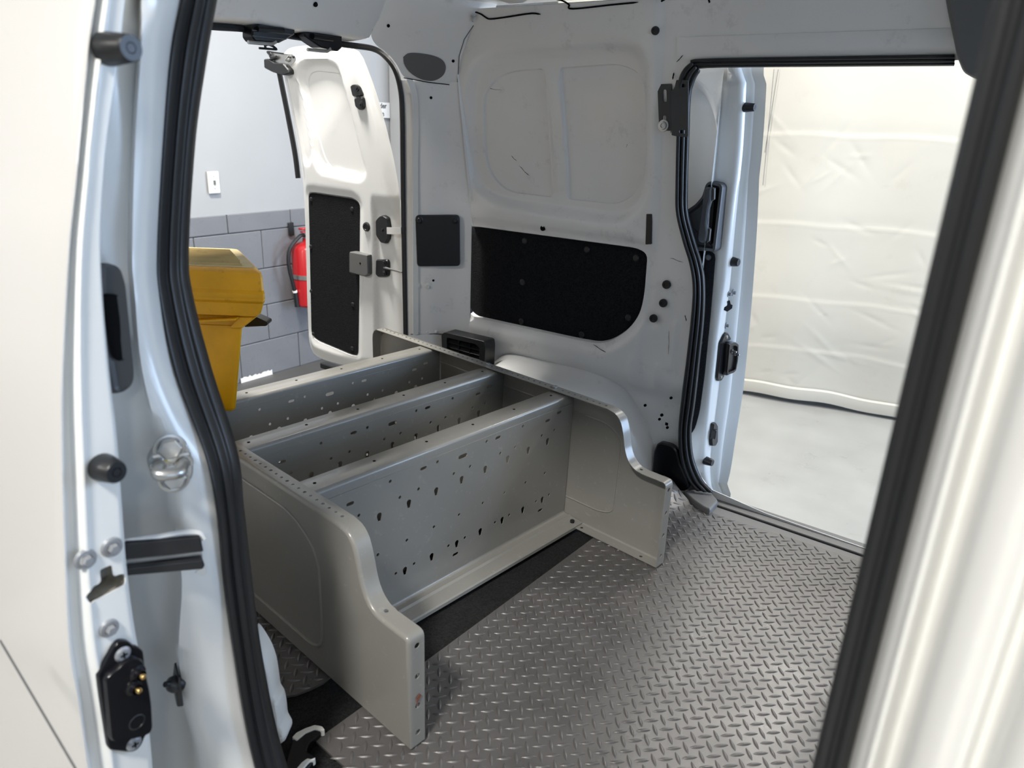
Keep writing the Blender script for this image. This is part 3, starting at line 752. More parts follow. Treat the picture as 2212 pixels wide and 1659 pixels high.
obj('bracket_bolt', G().lathe([(0, .004), (.0045, .004), (.005, .007), (.009, .0065), (.0095, .002), (.0135, .0015), (.014, -.001)], q, (0, -1, 0), 20), 'steel', bk)
# ------------------------------------------------------------------ rear door (far leaf, swung open)
RY = 1.62
def rd(p, d=0.0): return on(p, 1, RY + d)
def r2(q, rr, n=5): return rnd([XZ(rd(p)) for p in q], rr, n)
Z4 = lambda q: zz(q, 3.687, 400, 0)
Z44 = lambda q: zz(q, 3.687, 400, 400)
od = r2([(602, 150), (601, 118), (614, 103), (645, 97), (735, 100), (768, 106), (785, 145), (805, 200), (825, 270), (843, 345), (856, 420), (863, 480), (870, 600), (874, 720), (876, 806), (800, 803), (730, 790), (690, 779), (668, 766), (660, 740), (656, 650), (652, 500), (648, 410), (640, 340), (625, 255), (612, 195)], .03, 3)
wst = r2(Z4([(888, 640), (895, 520), (960, 468), (1100, 455), (1205, 505), (1245, 620), (1310, 850), (1405, 1250), (1445, 1390), (1390, 1445), (1200, 1405), (1060, 1375), (1000, 1250), (935, 850)]), .05, 4)
wsm = r2(Z4([(938, 640), (960, 580), (1010, 562), (1180, 580), (1240, 610), (1300, 850), (1385, 1250), (1410, 1385), (1300, 1392), (1150, 1355), (1080, 1280), (1020, 1080), (958, 800)]), .04, 4)
rf = r2(Z44([(968, 62), (1020, 62), (1330, 108), (1378, 150), (1372, 900), (1366, 1362), (1310, 1352), (1040, 1238), (990, 1190), (975, 500)]), [.02, .01, .03, .03, .02, .02, .02, .04, .03, .02], 5)
band = r2(Z4([(818, 620), (880, 600), (935, 800), (1010, 1260), (985, 1330), (930, 1300), (880, 1000)]), .03, 4)
stp = [XZ(rd(p)) for p in ((802, 395), (806, 480), (808, 560), (810, 700), (812, 800))]
def rmap(X, Z, t):
    d = .020 * sm(sdf(wst, X, Z), -.004, .022) + .003 * np.clip((sdf(wsm, X, Z) + .0012) / .0024, 0, 1)
    s = sdf(rf, X, Z); d += .012 * np.clip((s + .003) / .004, 0, 1) + .006 * sm(s, -.025, -.006)
    d += .010 * sm(sdf(band, X, Z), 0, .012)
    d += .016 * sm(-sdf(od, X, Z), -.045, .0)
    xs = np.interp(Z, [p[1] for p in stp[::-1]], [p[0] for p in stp[::-1]])
    d += .014 * sm(X - xs, -.006, .006) * sm(.72 - Z, 0, .05)
    return np.stack([X, RY + d, Z], 1)
g = G(); sheet(g, od, rmap, [], [(inset(rf, -.003), True), (inset(rf, .001), True), (inset(wsm, -.0012), True), (inset(wsm, .0012), True)], spacing=.009)
P = [np.array([x, RY + .016, z]) for x, z in od]
P2 = [np.array([x, RY + .030, z]) for x, z in inset(od, .036)]; P3 = [np.array([x, RY + .060, z]) for x, z in inset(od, .072)]
g.grid([P, P2, P3], wrap_v=True)
rdo = V_('rear_door', g, 'white', angle=45, label='open rear door leaf')
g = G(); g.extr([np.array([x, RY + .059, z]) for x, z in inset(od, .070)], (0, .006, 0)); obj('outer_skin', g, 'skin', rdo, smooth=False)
g = G(); sheet(g, inset(rf, .0012), lambda X, Z, t: np.stack([X, np.full_like(X, RY + .008), Z], 1), spacing=.05)
obj('trim_panel', g, 'felt', rdo, label='black felt trim panel')
for p in Z44([(1003, 112), (1328, 190), (1000, 490), (1003, 845), (1335, 950), (1020, 1185), (1330, 1300)]):
    obj('fastener', G().lathe([(0, .003), (.0055, .0025), (.008, 0)], rd(p, .0078), (0, -1, 0), 10), 'black', rdo)
obj('edge_seal', G().tube(spl([rd(p, .03) for p in ((602, 150), (610, 190), (622, 250), (637, 330), (644, 385))], 20), .009, 8), 'rubber', rdo)
# bump stop, plug, handle cover, check strap, lower catch
for q in ([(760, 187), (764, 183), (772, 182), (778, 187), (785, 204), (783, 208), (765, 209)], [(768, 213), (786, 210), (788, 215), (790, 229), (787, 236), (779, 238), (771, 231)]):
    obj('bump_stop', G().slab(rnd([rd(p, -.001) for p in q], .006, 4), (0, -1, 0), [(0, -.004), (0, .005), (.002, .008), (.004, .008)]), 'black', rdo)
obj('stop_clip', G().box(rd((775, 210), .0), (.014, .008, .016)), 'greyp2', rdo)
for p in ((771, 191), (779, 226)): obj('stop_screw', G().lathe([(0, .006), (.004, .006), (.0045, .003), (.009, .003), (.0095, .000)], rd(p, -.008), (0, -1, 0), 14), 'black', rdo)
obj('plug', G().lathe([(0, .003), (.008, .003), (.010, .005), (.014, .003), (.0155, -.003)], rd((792, 490), -.002), (.15, -1, 0), 18), 'black', rdo)
hq = rnd([rd(p, -.006) for p in ((760, 543), (770, 544), (800, 550), (801, 592), (795, 597), (760, 588))], .004, 3)
hc = obj('handle_cover', G().slab(hq, (0, -1, 0), [(0, -.02), (0, .008), (.002, .012), (.005, .013)]), 'greyp2', rdo, label='grey square handle cover')
obj('key_hole', G().lathe([(0, .0005), (.0035, .0005), (.0045, -.002)], rd((778, 569), -.019), (0, -1, 0), 14), 'dark', rdo)
for q, h in ([(817, 476), (824, 467), (833, 464), (843, 470), (846, 490), (845, 515), (838, 526), (828, 524), (818, 508)], .014), ([(816, 560), (840, 560), (843, 566), (843, 594), (838, 598), (820, 598), (815, 592)], .010):
    obj('check_housing', G().slab(rnd([rd(p, .014) for p in q], .006, 4), (0, -1, 0), [(0, -.006), (0, h * .6), (.003, h), (.008, h)]), 'black', rdo)
for p in ((826, 497), (829, 567), (829, 590)): obj('check_bolt', G().lathe([(0, .004), (.004, .004), (.0045, 0), (.009, -.001)], rd(p, .0), (0, -1, 0), 12), 'black', rdo)
a, b = rd((838, 498), .002), pil((868, 498), -.01)
g = G(); g.grid([[a + (b - a) * t + (0, 0, h) + np.array([0, -.006 * math.sin(math.pi * t), 0]) for h in (-.0105, .0105)] for t in np.linspace(0, 1, 8)])
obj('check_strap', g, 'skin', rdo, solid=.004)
obj('check_rod', G().tube([rd((830, 578), .002), pil((869, 588), -.01)], [.004, .0025], 8), 'greyp2', rdo)
obj('paint_chip', G().extr(rnd([rd(p, .003) for p in ((798, 400), (801, 402), (804, 420), (803, 433), (800, 433), (799, 415))], .002, 3), (0, -.0006, 0)), 'dark', rdo)
obj('door_catch', G().box(rd((715, 793), .02), (.09, .03, .022)).box(rd((740, 800), .015), (.03, .02, .03)), 'black', rdo, bevel=.004)
# upper lock on the leaf's edge
lk = obj('door_lock', G().slab(rnd([rd(p, -.012) for p in ((574, 128), (584, 127), (597, 136), (616, 137), (628, 151), (629, 160), (616, 163), (592, 156), (575, 147))], .004, 3), (0, -1, 0), [(0, -.03), (0, .006), (.003, .009)]), 'black', rdo, label='black door lock')
obj('lock_plate', G().extr(rnd([rd(p, -.010) for p in ((584, 112), (612, 116), (632, 117), (638, 123), (637, 131), (629, 140), (602, 137), (590, 130))], .004, 3), (0, .004, 0)), 'steel', rdo)
obj('lock_bolt', G().lathe([(0, .006), (.004, .006), (.008, .002), (.009, -.004)], rd((623, 128), -.011), (0, -1, 0), 14).tube([rd((618, 130), -.014), rd((626, 120), -.014)], .004, 8), 'steel', rdo)
obj('lock_lever', G().tube(spl([rd(p, -.016) for p in ((578, 112), (583, 118), (586, 124), (598, 123), (582, 130))], 14), .0045, 7).tube([rd((579, 111), -.016), rd((612, 116), -.016)], .0025, 6), 'black', rdo)
obj('lock_screw', G().lathe([(0, .003), (.003, .003), (.0045, 0)], rd((634, 123), -.012), (0, -1, 0), 10), 'black', rdo)

# ------------------------------------------------------------------ far sliding door, slid back along the outside
EX = -0.68
FI = [(1589, 142), (1603, 168), (1605, 185), (1600, 294), (1594, 367), (1583, 455), (1572, 551), (1566, 615), (1556, 680), (1541, 800), (1530, 900), (1522, 980), (1524, 1030), (1540, 1075)]
FO = [(1650, 143), (1648, 200), (1643, 300), (1636, 480), (1625, 640), (1616, 740), (1605, 845), (1590, 940), (1575, 1030), (1553, 1086)]
fi = spl([on(p, 0, EX) for p in FI], 60); fo_ = spl([on(p, 0, EX + .035) for p in FO], 60)
def yin(z): o = np.argsort(fi[:, 2]); return np.interp(z, fi[o, 2], fi[o, 1])
def yout(z): o = np.argsort(fo_[:, 2]); return np.interp(z, fo_[o, 2], fo_[o, 1])
zs_ = np.linspace(-.17, 1.095, 70)
IY = lambda z: 1.848 - .05 * np.clip((np.asarray(z) - .7) / .35, 0, 2) ** 1.4      # smooth inner face
rows = []
for z in zs_:
    yi = float(yin(z)); yo = max(float(yout(z)), yi + .06); yf = float(IY(z)); w = yo - yi
    rows.append([(-1.45, yf + .004, z), (EX - .055, yf + .002, z), (EX - .040, yf + .004, z), (EX - .012, yi - .004, z), (EX - .004, yi, z), (EX, yi + .008, z), (EX + .002, yi + w * .26, z), (EX - .001, yi + w * .34, z),
                 (EX - .012, yi + w * .42, z), (EX - .014, yi + w * .58, z), (EX + .006, yi + w * .66, z), (EX + .012, yi + w * .76, z), (EX + .004, yi + w * .84, z), (EX + .030, yi + w * .97, z), (EX + .035, yo, z), (EX + .028, yo + .004, z), (EX - .03, yo + .02, z), (-1.45, yo + .035, z)])
sd = V_('sliding_door', G().grid(rows), 'white', angle=40, solid=.0015, label='far sliding door, slid open')
# stamped inner face in front of that skin
wq = rnd([XZ(on(p, 1, 1.83)) for p in ((1440, 175), (1500, 170), (1530, 190), (1552, 225), (1560, 270), (1561, 320), (1556, 370), (1543, 412), (1515, 445), (1470, 470), (1400, 480))], .03, 4)
ws = rnd([XZ(on(p, 1, 1.845)) for p in ((1440, 200), (1492, 195), (1515, 210), (1528, 240), (1531, 290), (1526, 360), (1512, 415), (1485, 442), (1440, 455))], .03, 4)
ob_ = [(-1.25, -.15), (EX - .045, -.15), (EX - .045, 1.085), (-1.25, 1.085)]
def smap(X, Z, t):
    d = .024 * sm(sdf(wq, X, Z), -.004, .03) + .003 * np.clip((sdf(ws, X, Z) + .0012) / .0024, 0, 1)
    return np.stack([X, IY(Z) - .006 + d, Z], 1)
g = G(); sheet(g, ob_, smap, [], [(inset(ws, -.0012), True), (inset(ws, .0012), True)], spacing=.012); obj('inner_panel', g, 'inner', sd, angle=60)
fq = rnd([XZ(on(p, 1, 1.842)) for p in ((1440, 540), (1546, 543), (1541, 610), (1534, 690), (1522, 810), (1511, 890), (1500, 930), (1470, 960), (1440, 960))], .02, 4)
g = G(); g.slab([(x, float(IY(z)) - .006, z) for x, z in fq], (0, -1, 0), [(0, -.002), (0, .002), (.003, .004)])
obj('trim_panel', g, 'felt', sd, label='black felt trim panel')
for p in ((1530, 556), (1512, 740), (1498, 835)): obj('fastener', G().lathe([(0, .003), (.006, .002), (.008, 0)], on(p, 1, 1.838), (0, -1, 0), 12), 'greyp', sd)
def hpt(p, d=0): return on(p, 1, 1.83 - d)
bz = rnd([hpt(p) for p in ((1528, 398), (1534, 392), (1545, 391), (1562, 395), (1567, 403), (1551, 538), (1547, 543), (1505, 538), (1470, 500), (1466, 462), (1484, 455), (1505, 441), (1520, 424))], .006, 4)
obj('handle_bezel', G().slab(bz, (0, -1, 0), [(0, -.02), (0, .010), (.002, .015), (.008, .017), (.013, .006)]), 'greyp', sd, label='dark grey handle surround')
obj('handle_recess', G().slab(rnd([hpt(p, .0075) for p in ((1545, 405), (1559, 408), (1556, 440), (1545, 520), (1535, 530), (1540, 470))], .004, 3), (0, -1, 0), [(0, -.004), (0, .001)]), 'dark', sd)
hb_ = rnd([hpt(p, .012) for p in ((1524, 407), (1529, 403), (1540, 404), (1539, 430), (1535, 442), (1530, 480), (1532, 500), (1528, 520), (1520, 523), (1511, 519), (1510, 508))], .004, 3)
obj('door_handle', G().slab(hb_, (.3, -1, 0), [(0, -.004), (0, .022), (.002, .027), (.006, .029)]), 'greyp', sd, label='dark grey pull handle')
gg_ = rnd([hpt(p, .012) for p in ((1540, 404), (1547, 405), (1546, 430), (1540, 433), (1535, 450), (1532, 490), (1538, 493), (1535, 519), (1528, 523), (1529, 500), (1527, 480))], .002, 3)
obj('handle_grip', G().slab(gg_, (.3, -1, 0), [(0, 0), (0, .018), (.002, .021)]), 'greyp2', sd)

def edge_fittings(door, mirror, stops, bolts, slot, contact, px):
    """fittings on a sliding door's leading edge, read off at the plane x = EX"""
    E_ = lambda p, d=0.0: on(p, 0, EX + d)
    for p, r_, l in stops:
        obj('rubber_stop', G().lathe([(0, l), (r_ * .28, l), (r_ * .3, l - .004), (r_ * .34, l), (r_ * .74, l), (r_ * .82, l - .002), (r_, .004), (r_ * 1.02, -.004)], E_(p, .001), (1, -.12 * mirror, .02), 22), 'black', door)
    for p, r_ in bolts:
        g = G().lathe([(r_ * .56, .0013), (r_ * .9, .0012), (r_ * 1.02, -.002)], E_(p, .0018), (1, 0, 0), 24)
        g.lathe([(0, .0075), (r_ * .44, .0075), (r_ * .52, .0062), (r_ * .52, .001)], E_(p, .0018), (1, 0, 0), 6)
        obj('bolt', g, 'bolt', door, angle=30)
edge_fittings(sd, 1, [((1609, 232), .011, .026), ((1581, 565), .0125, .020), ((1525, 995), .0125, .022)], [((1574, 635), .0095), ((1584, 632), .0095), ((1569, 703), .0085)], None, None, None)
tq = [on(p, 0, EX + .0025) for p in ((1565, 670), (1566, 664), (1572, 659), (1571, 651), (1576, 649), (1578, 657), (1582, 659), (1581, 666), (1571, 673))]
obj('key_slot', G().slab(tq, (1, 0, 0), [(0, -.002), (0, .0006)]), 'dark', sd)
Zf = lambda q: [on(p, 0, EX + .002) for p in zz(q, 6.64, 1540, 600)]
cq = rnd(Zf([(165, 780), (195, 785), (232, 860), (225, 890), (150, 905), (145, 1340), (140, 1400), (95, 1475), (50, 1478), (38, 1430), (90, 930), (140, 810)]), .004, 3)
obj('contact_plate', G().slab(cq, (1, 0, 0), [(0, -.003), (0, .004), (.002, .006)]), 'gloss', sd, label='black electrical contact')
cb = rnd(Zf([(140, 930), (180, 910), (240, 905), (275, 930), (270, 1150), (240, 1310), (200, 1350), (140, 1370), (110, 1390), (105, 1340)]), .006, 3)
obj('contact_block', G().slab(cb, (1, 0, 0), [(0, 0), (0, .016), (.002, .020), (.009, .020), (.011, .013)]), 'gloss', sd)
for p in ((205, 1040), (250, 1080)): obj('contact_pin', G().lathe([(0, .012), (.003, .011), (.0035, .0), (.0055, 0), (.006, -.008)], Zf([p])[0] + (.016, 0, 0), (1, 0, 0), 10), 'steel', sd)
for p in ((170, 845), (92, 1415)): obj('contact_screw', G().lathe([(0, .002), (.004, .0018), (.0052, 0)], Zf([p])[0] + (.006, 0, 0), (1, 0, 0), 12), 'steel', sd)
lq = rnd([on(p, 0, EX + .002) for p in ((1536, 914), (1541, 911), (1545, 918), (1545, 952), (1540, 962), (1533, 962), (1532, 950))], .004, 3)
obj('guide_block', G().slab(lq, (1, 0, 0), [(0, -.003), (0, .006), (.002, .009)]), 'black', sd)
obj('guide_pad', G().box(on((1542, 937), 0, EX + .012), (.016, .012, .028)), 'black', sd, bevel=.002)

# ------------------------------------------------------------------ near sliding door: its leading edge and outer skin
NO = [(214, -60), (205, 0), (190, 110), (165, 380), (150, 520), (140, 680), (133, 850), (134, 1000), (140, 1200), (150, 1400), (170, 1520), (190, 1659), (222, 1850), (270, 2100)]
NI = [(284, -60), (275, 0), (262, 120), (235, 300), (222, 480), (225, 620), (240, 800), (258, 960), (275, 1200), (290, 1330), (310, 1450), (330, 1620), (345, 1850), (370, 2100)]
no = spl([on(p, 0, EX) for p in NO], 100); ni = spl([on(p, 0, EX) for p in NI], 100)
slotp = zz([(455, 500), (480, 480), (600, 425), (635, 430), (655, 575), (685, 583), (770, 550), (830, 555), (855, 620), (820, 715), (760, 750), (380, 950), (300, 975), (250, 955), (232, 890), (280, 800), (340, 750), (450, 690), (470, 650)], 6.913, 150, 1160)
sl = rnd([on(p, 0, EX)[1:] for p in slotp], .003, 3)
Lp = [p[1:] for p in no]; Rp = [p[1:] for p in ni]
def nyo(z): o = np.argsort(no[:, 2]); return np.interp(z, no[o, 2], no[o, 1])
def nyi(z): o = np.argsort(ni[:, 2]); return np.interp(z, ni[o, 2], ni[o, 1])
def nmap(Y, Z, t):
    a, b = nyo(Z), nyi(Z); u = np.clip((Y - a) / (b - a), 0, 1)
    d = .008 - .010 * sm(u, .02, .10) * sm(.30 - u, 0, .08) + .003 * np.exp(-((u - .34) / .05) ** 2) - .004 * sm(u, .92, 1.0)
    return np.stack([EX - .008 + d, Y, Z], 1)
poly = np.array(Lp + Rp[::-1])
mids = [(np.array(Lp) * (1 - u) + np.array(Rp) * u)[1:-1] for u in np.linspace(.03, .97, 30)]
g = G(); sheet(g, poly, nmap, [sl], [(m_, False) for m_ in mids])
nd = V_('sliding_door', g, 'white', angle=60, solid=.0012, label='near sliding door, slid open')
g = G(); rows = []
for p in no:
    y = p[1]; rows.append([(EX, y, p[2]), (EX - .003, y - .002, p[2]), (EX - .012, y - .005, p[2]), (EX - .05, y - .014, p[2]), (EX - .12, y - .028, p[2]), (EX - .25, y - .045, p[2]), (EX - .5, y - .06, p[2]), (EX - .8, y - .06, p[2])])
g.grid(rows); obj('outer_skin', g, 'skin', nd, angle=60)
g = G(); g.grid([[(EX - .004, p[1], p[2]), (EX - .03, p[1] + .004, p[2]), (EX - .12, p[1] + .006, p[2]), (EX - .8, p[1] - .01, p[2])] for p in ni]); obj('inner_panel', g, 'white', nd, angle=60)
# pocket behind the slot
c = sl.mean(0); g = G()
g.grid([[(EX - .003, y, z) for y, z in sl], [(EX - .03, y, z) for y, z in sl]], wrap_v=True)
g.box((EX - .031, c[0], c[1]), (.003, .05, .075)); obj('slot_pocket', g, 'cavity', nd, smooth=False)
obj('door_seam', G().tube([np.array([EX - .17 + (q[0] - 0) * 0, 0, 0]) * 0 + onp(q, (0, .165, 0), (0, 1, 0)) for q in ((0, 1383), (60, 1485), (110, 1570), (164, 1662))], .0009, 5), 'greyp', nd)
edge_fittings(nd, -1, [((236, 106), .0135, .030), ((222, 1009), .0135, .022)], [((243, 1183), .0105), ((186, 1209), .0105), ((237, 1358), .0098)], None, None, None)
Zn = lambda q, d=0.0: [on(p, 0, EX + .002 + d) for p in zz(q, 6.146, 190, 1370)]
cq = rnd(Zn([(440, 65), (520, 75), (590, 145), (640, 150), (712, 205), (740, 480), (790, 700), (820, 900), (838, 1215), (800, 1290), (738, 1320), (700, 1430), (640, 1510), (560, 1548), (270, 1515), (243, 1470), (105, 530), (140, 470), (330, 130), (385, 78)]), .003, 3)
obj('contact_plate', G().slab(cq, (1, 0, 0), [(0, -.004), (0, .003), (.001, .0042)]), 'gloss', nd, angle=50, label='black electrical contact with brass pins')
cb = rnd(Zn([(330, 420), (420, 330), (560, 260), (690, 300), (720, 480), (770, 700), (800, 900), (815, 1200), (780, 1270), (700, 1310), (600, 1340), (290, 1390), (250, 1350), (170, 560), (240, 480)], .003), .005, 3)
obj('contact_block', G().slab(cb, (1, 0, 0), [(0, 0), (0, .006), (.0015, .0085)]), 'gloss', nd)
for p in ((755, 580), (700, 765)):
    tip = on(zz([p], 6.146, 190, 1370)[0], 0, EX + .026); ad = np.array([1, .12, 0])
    obj('pin_socket', G().lathe([(0, -.018), (.010, -.018), (.009, -.011), (.006, -.010), (.0055, -.005)], tip, ad, 14), 'gloss', nd)
    obj('contact_pin', G().lathe([(0, 0), (.0026, -.0005), (.0032, -.002), (.0032, -.012)], tip, ad, 12), 'gold', nd)
tip = on(zz([(650, 1165)], 6.146, 190, 1370)[0], 0, EX + .013)
obj('pin_socket', G().lathe([(0, -.002), (.006, -.002), (.008, .001), (.010, .000), (.010, -.006)], tip, (1, 0, 0), 14), 'black', nd)
for p in ((435, 240), (585, 1425)):
    q = Zn([p])[0] + np.array([.0045, 0, 0])
    obj('contact_screw', G().lathe([(0, .0025), (.006, .0022), (.0085, .0)], q, (1, 0, 0), 16), 'bolt', nd)
    obj('screw_cross', G().box(q + (.0027, 0, 0), (.0008, .007, .0016)).box(q + (.0027, 0, 0), (.0008, .0016, .007)), 'dark', nd, smooth=False)
# inside handle surround peeping out behind the edge
hx = lambda p: on(p, 0, -.735)
hq = rnd([hx(p) for p in ((205, 567), (238, 568), (252, 580), (262, 612), (281, 795), (281, 818), (274, 836), (252, 852), (236, 845), (205, 700))], .005, 4)
obj('handle_bezel', G().slab(hq, (.8, .6, 0), [(0, -.05), (0, .0), (.002, .005), (.007, .007)]), 'greyp', nd, label='dark grey handle surround')
hq = rnd([hx(p) + np.array([.006, .004, 0]) for p in ((205, 634), (235, 634), (249, 640), (257, 665), (265, 755), (262, 772), (246, 781), (230, 770))], .004, 4)
obj('handle_recess', G().slab(hq, (.8, .6, 0), [(0, -.002), (.001, .0012), (.002, .0)]), 'dark', nd)
# ------------------------------------------------------------------ near side of the body: jamb, seal, striker, track
NSL = [(402, -70), (389, 0), (365, 120), (351, 300), (337, 540), (342, 640), (374, 800), (441, 980), (467, 1100), (481, 1250), (502, 1400), (526, 1550), (550, 1659), (580, 1760), (640, 1880)]
NSR = [(480, -70), (467, 0), (446, 120), (421, 300), (406, 540), (415, 640), (456, 800), (512, 980), (526, 1100), (543, 1250), (562, 1400), (590, 1550), (619, 1659), (655, 1760), (715, 1880)]
def nea(p, base):
    y = base
    for _ in range(25):
        P = on(p, 1, y); y = base + 1.745 - float(prof(P[2]))
    return P
nl = [nea(p, .40) for p in NSL]; nr = [nea(p, .447) for p in NSR]
NB = [0, .004, .010, .014, .0155, .014, .009, .004, .0005, .003, .0075, .0085, .0085, .007, .003, .0005, .002, .0045, .0055, .0055, .0045, .002, -.006]
V_('door_seal', G().grid(seal(nl, nr, (.75, -.66, 0), NB, 110)), 'rubber', angle=180, solid=-.003)
JB = [(225, -70), (215, 0), (190, 120), (170, 300), (150, 540), (155, 640), (165, 800), (180, 980), (190, 1100), (205, 1250), (220, 1400), (240, 1550), (260, 1659), (285, 1760), (320, 1880)]
J1 = [(310, -70), (300, 0), (299, 90), (285, 300), (278, 540), (284, 640), (300, 800), (345, 980), (365, 1100), (386, 1250), (380, 1400), (392, 1500), (418, 1600), (430, 1700), (450, 1850)]
d1 = [.366] * 2 + [.363] + [.360] * 5 + [.362, .366, .370, .370, .368, .368, .368]
d2 = [.352] * 2 + [.352] + [.358] * 5 + [.356, .350, .344, .344, .346, .346, .346]
n = 110
cB = spl([nea(p, .31) for p in JB], n); c1 = spl([nea(p, d) for p, d in zip(J1, d1)], n); c2 = spl([nea((p[0] + 9, p[1]), d) for p, d in zip(J1, d2)], n)
cL = spl([p + np.array([-.004, .004, 0]) for p in nl], n)
rows = []
for i in range(n):
    m2 = (c2[i] * .55 + cL[i] * .45) + np.array([.006, 0, 0]); m3 = c2[i] * .12 + cL[i] * .88 + np.array([.004, -.001, 0])
    rows.append([cB[i], cB[i] * .5 + c1[i] * .5 + np.array([.004, 0, 0]), c1[i], c2[i], c2[i] * .8 + cL[i] * .2 + np.array([.005, 0, 0]), m2, m3, cL[i], cL[i] + np.array([-.02, .03, 0])])
V_('door_jamb', G().grid(rows), 'white', angle=80, solid=.002)
V_('side_panel', G().grid([[(x, 2.19 - float(prof(z)) - .02, z) for z in np.linspace(-.03, WTOP + .01, 16)] for x in np.linspace(-1.64, -.83, 6)]), 'inner', solid=.01)
V_('roof_rail', G().box((-.1, .49, 1.19), (1.5, .06, .10)), 'inner', bevel=.01)
NJ = np.array([.93, -.37, 0])
# boxed step at the top of the jamb
P0 = nea((340, 60), .385)
for q, w in (([(298, -20), (297, 40), (299, 80), (306, 86), (340, 88), (366, 92)], .0022), ([(302, -20), (301, 40), (303, 76)], .0012)):
    V_('jamb_fold', G().tube(spl([onp(p, P0, NJ) for p in q], 24), w, 6), 'white')
# striker
S0 = nea((452, 1000), .395)
Zs = lambda q, d=0.0: [onp(p, S0 + NJ * d, NJ) for p in zz(q, 13.83, 300, 940)]
pl = rnd(Zs([(270, 780), (330, 640), (560, 280), (700, 160), (950, 125), (1150, 115), (1300, 160), (1440, 270), (1530, 480), (1600, 760), (1610, 950), (1600, 1150), (1540, 1280), (1420, 1390), (1250, 1430), (950, 1460), (820, 1430), (680, 1300), (560, 1270), (450, 1180), (430, 1130), (320, 1050), (280, 930)], .008), .003, 3)
st = V_('striker_plate', G().slab(pl, NJ, [(0, -.012), (0, .002), (.0015, .0035)]), 'steel', label='steel door striker')
obj('striker_fold', G().tube(spl(Zs([(335, 670), (560, 625), (720, 640), (860, 720), (980, 750), (1110, 700), (1250, 590), (1400, 560), (1530, 560)], .0105), 24), [.0012] + [.0036] * 22 + [.0012], 8), 'steel', st)
for c_ in ((920, 400), (1050, 1290)):
    q = Zs([c_], .0115)[0]
    obj('striker_bolt', G().lathe([(.0165, -.001), (.0165, .0008), (.014, .0012), (.0125, .0006)], q, NJ, 22).lathe([(.0125, 0), (.0122, .004), (.0105, .0058), (0, .0058)], q, NJ, 6), 'steel', st, angle=30)
lp = Zs([(610, 880)], .008) + Zs([(560, 1000)], .030) + Zs([(530, 1130)], .042) + Zs([(600, 1200)], .047) + Zs([(900, 1175)], .048) + Zs([(1180, 1140)], .047) + Zs([(1265, 1080)], .042) + Zs([(1300, 950)], .030) + Zs([(1330, 800)], .008)
obj('striker_loop', G().tube(rnd(lp, .008, 4, False), .0062, 12), 'steel', st)
for c_ in ((615, 885), (1330, 815)): obj('striker_collar', G().lathe([(.007, .002), (.0095, .0022), (.0105, 0)], Zs([c_], .0112)[0], NJ, 18), 'steel', st)
obj('paint_mark', G().tube(spl(Zs([(760, 740), (870, 765), (980, 785), (1090, 745)], .013), 12), [.0004] + [.0011] * 10 + [.0004], 5), 'yellowmark', st)
# sliding track end
T0 = nea((478, 1195), .385)
Tq = lambda q, d: [onp(p, T0 + NJ * d, NJ) for p in q]
V_('track_rail', G().extr(Tq([(270, 1174), (433, 1160), (440, 1192), (270, 1210)], .016), -NJ * .012), 'rubber', smooth=False, bevel=.0015, label='black sliding track')
tr = V_('track_rail', G().extr(Tq([(270, 1228), (438, 1210), (443, 1222), (438, 1230), (270, 1245)], .016), -NJ * .014), 'rubber', smooth=False, bevel=.0015)
obj('track_channel', G().extr(Tq([(270, 1212), (436, 1193), (437, 1198), (270, 1219)], .008), -NJ * .004), 'steel', tr, smooth=False)
obj('track_channel', G().extr(Tq([(270, 1218), (437, 1198), (438, 1212), (270, 1232)], .003), -NJ * .004), 'cavity', tr, smooth=False)
V_('track_rim', G().tube(spl(Tq([(262, 1172), (330, 1162), (385, 1152), (415, 1150), (432, 1154), (440, 1164)], .008), 24), .0035, 8), 'white')
V_('clear_film', G().extr(rnd(Tq([(425, 1232), (445, 1226), (446, 1240), (438, 1246), (420, 1240)], .006), .002, 3), -NJ * .001), 'whitew', smooth=False)
# rubber guide wedge
W0 = nea((392, 1490), .345)
Wq = lambda q, d: [onp(p, W0 + NJ * d, NJ) for p in zz(q, 6.146, 190, 1370)]
V_('rubber_wedge', G().slab(rnd(Wq([(1180, 520), (1205, 505), (1225, 600), (1262, 905), (1170, 918), (1150, 760)], .012), .002, 3), NJ, [(0, -.02), (0, .006), (.001, .008)]), 'black')
q = Wq([(1160, 662)], .010)[0]; ad = np.array(Wq([(1050, 665)], .016)[0]) - q; ad /= np.linalg.norm(ad)
V_('wedge_tip', G().lathe([(0, .017), (.0035, .017), (.004, .012), (.009, .007), (.0105, .002), (.0105, -.006), (0, -.006)], q, ad, 18), 'black')
# white sill flange showing inside the seal, wavy with sealant
q = [on(p, 1, .485) for p in ((540, 1370), (556, 1392), (572, 1420), (582, 1450), (588, 1490), (590, 1508), (599, 1520), (604, 1545), (606, 1572), (617, 1588), (616, 1602), (600, 1614), (560, 1560), (540, 1450))]
V_('sill_flange', G().slab(rnd(q, .008, 3), (.55, -.83, 0), [(0, -.03), (0, -.004), (.004, .002), (.012, .005)]), 'whitew')
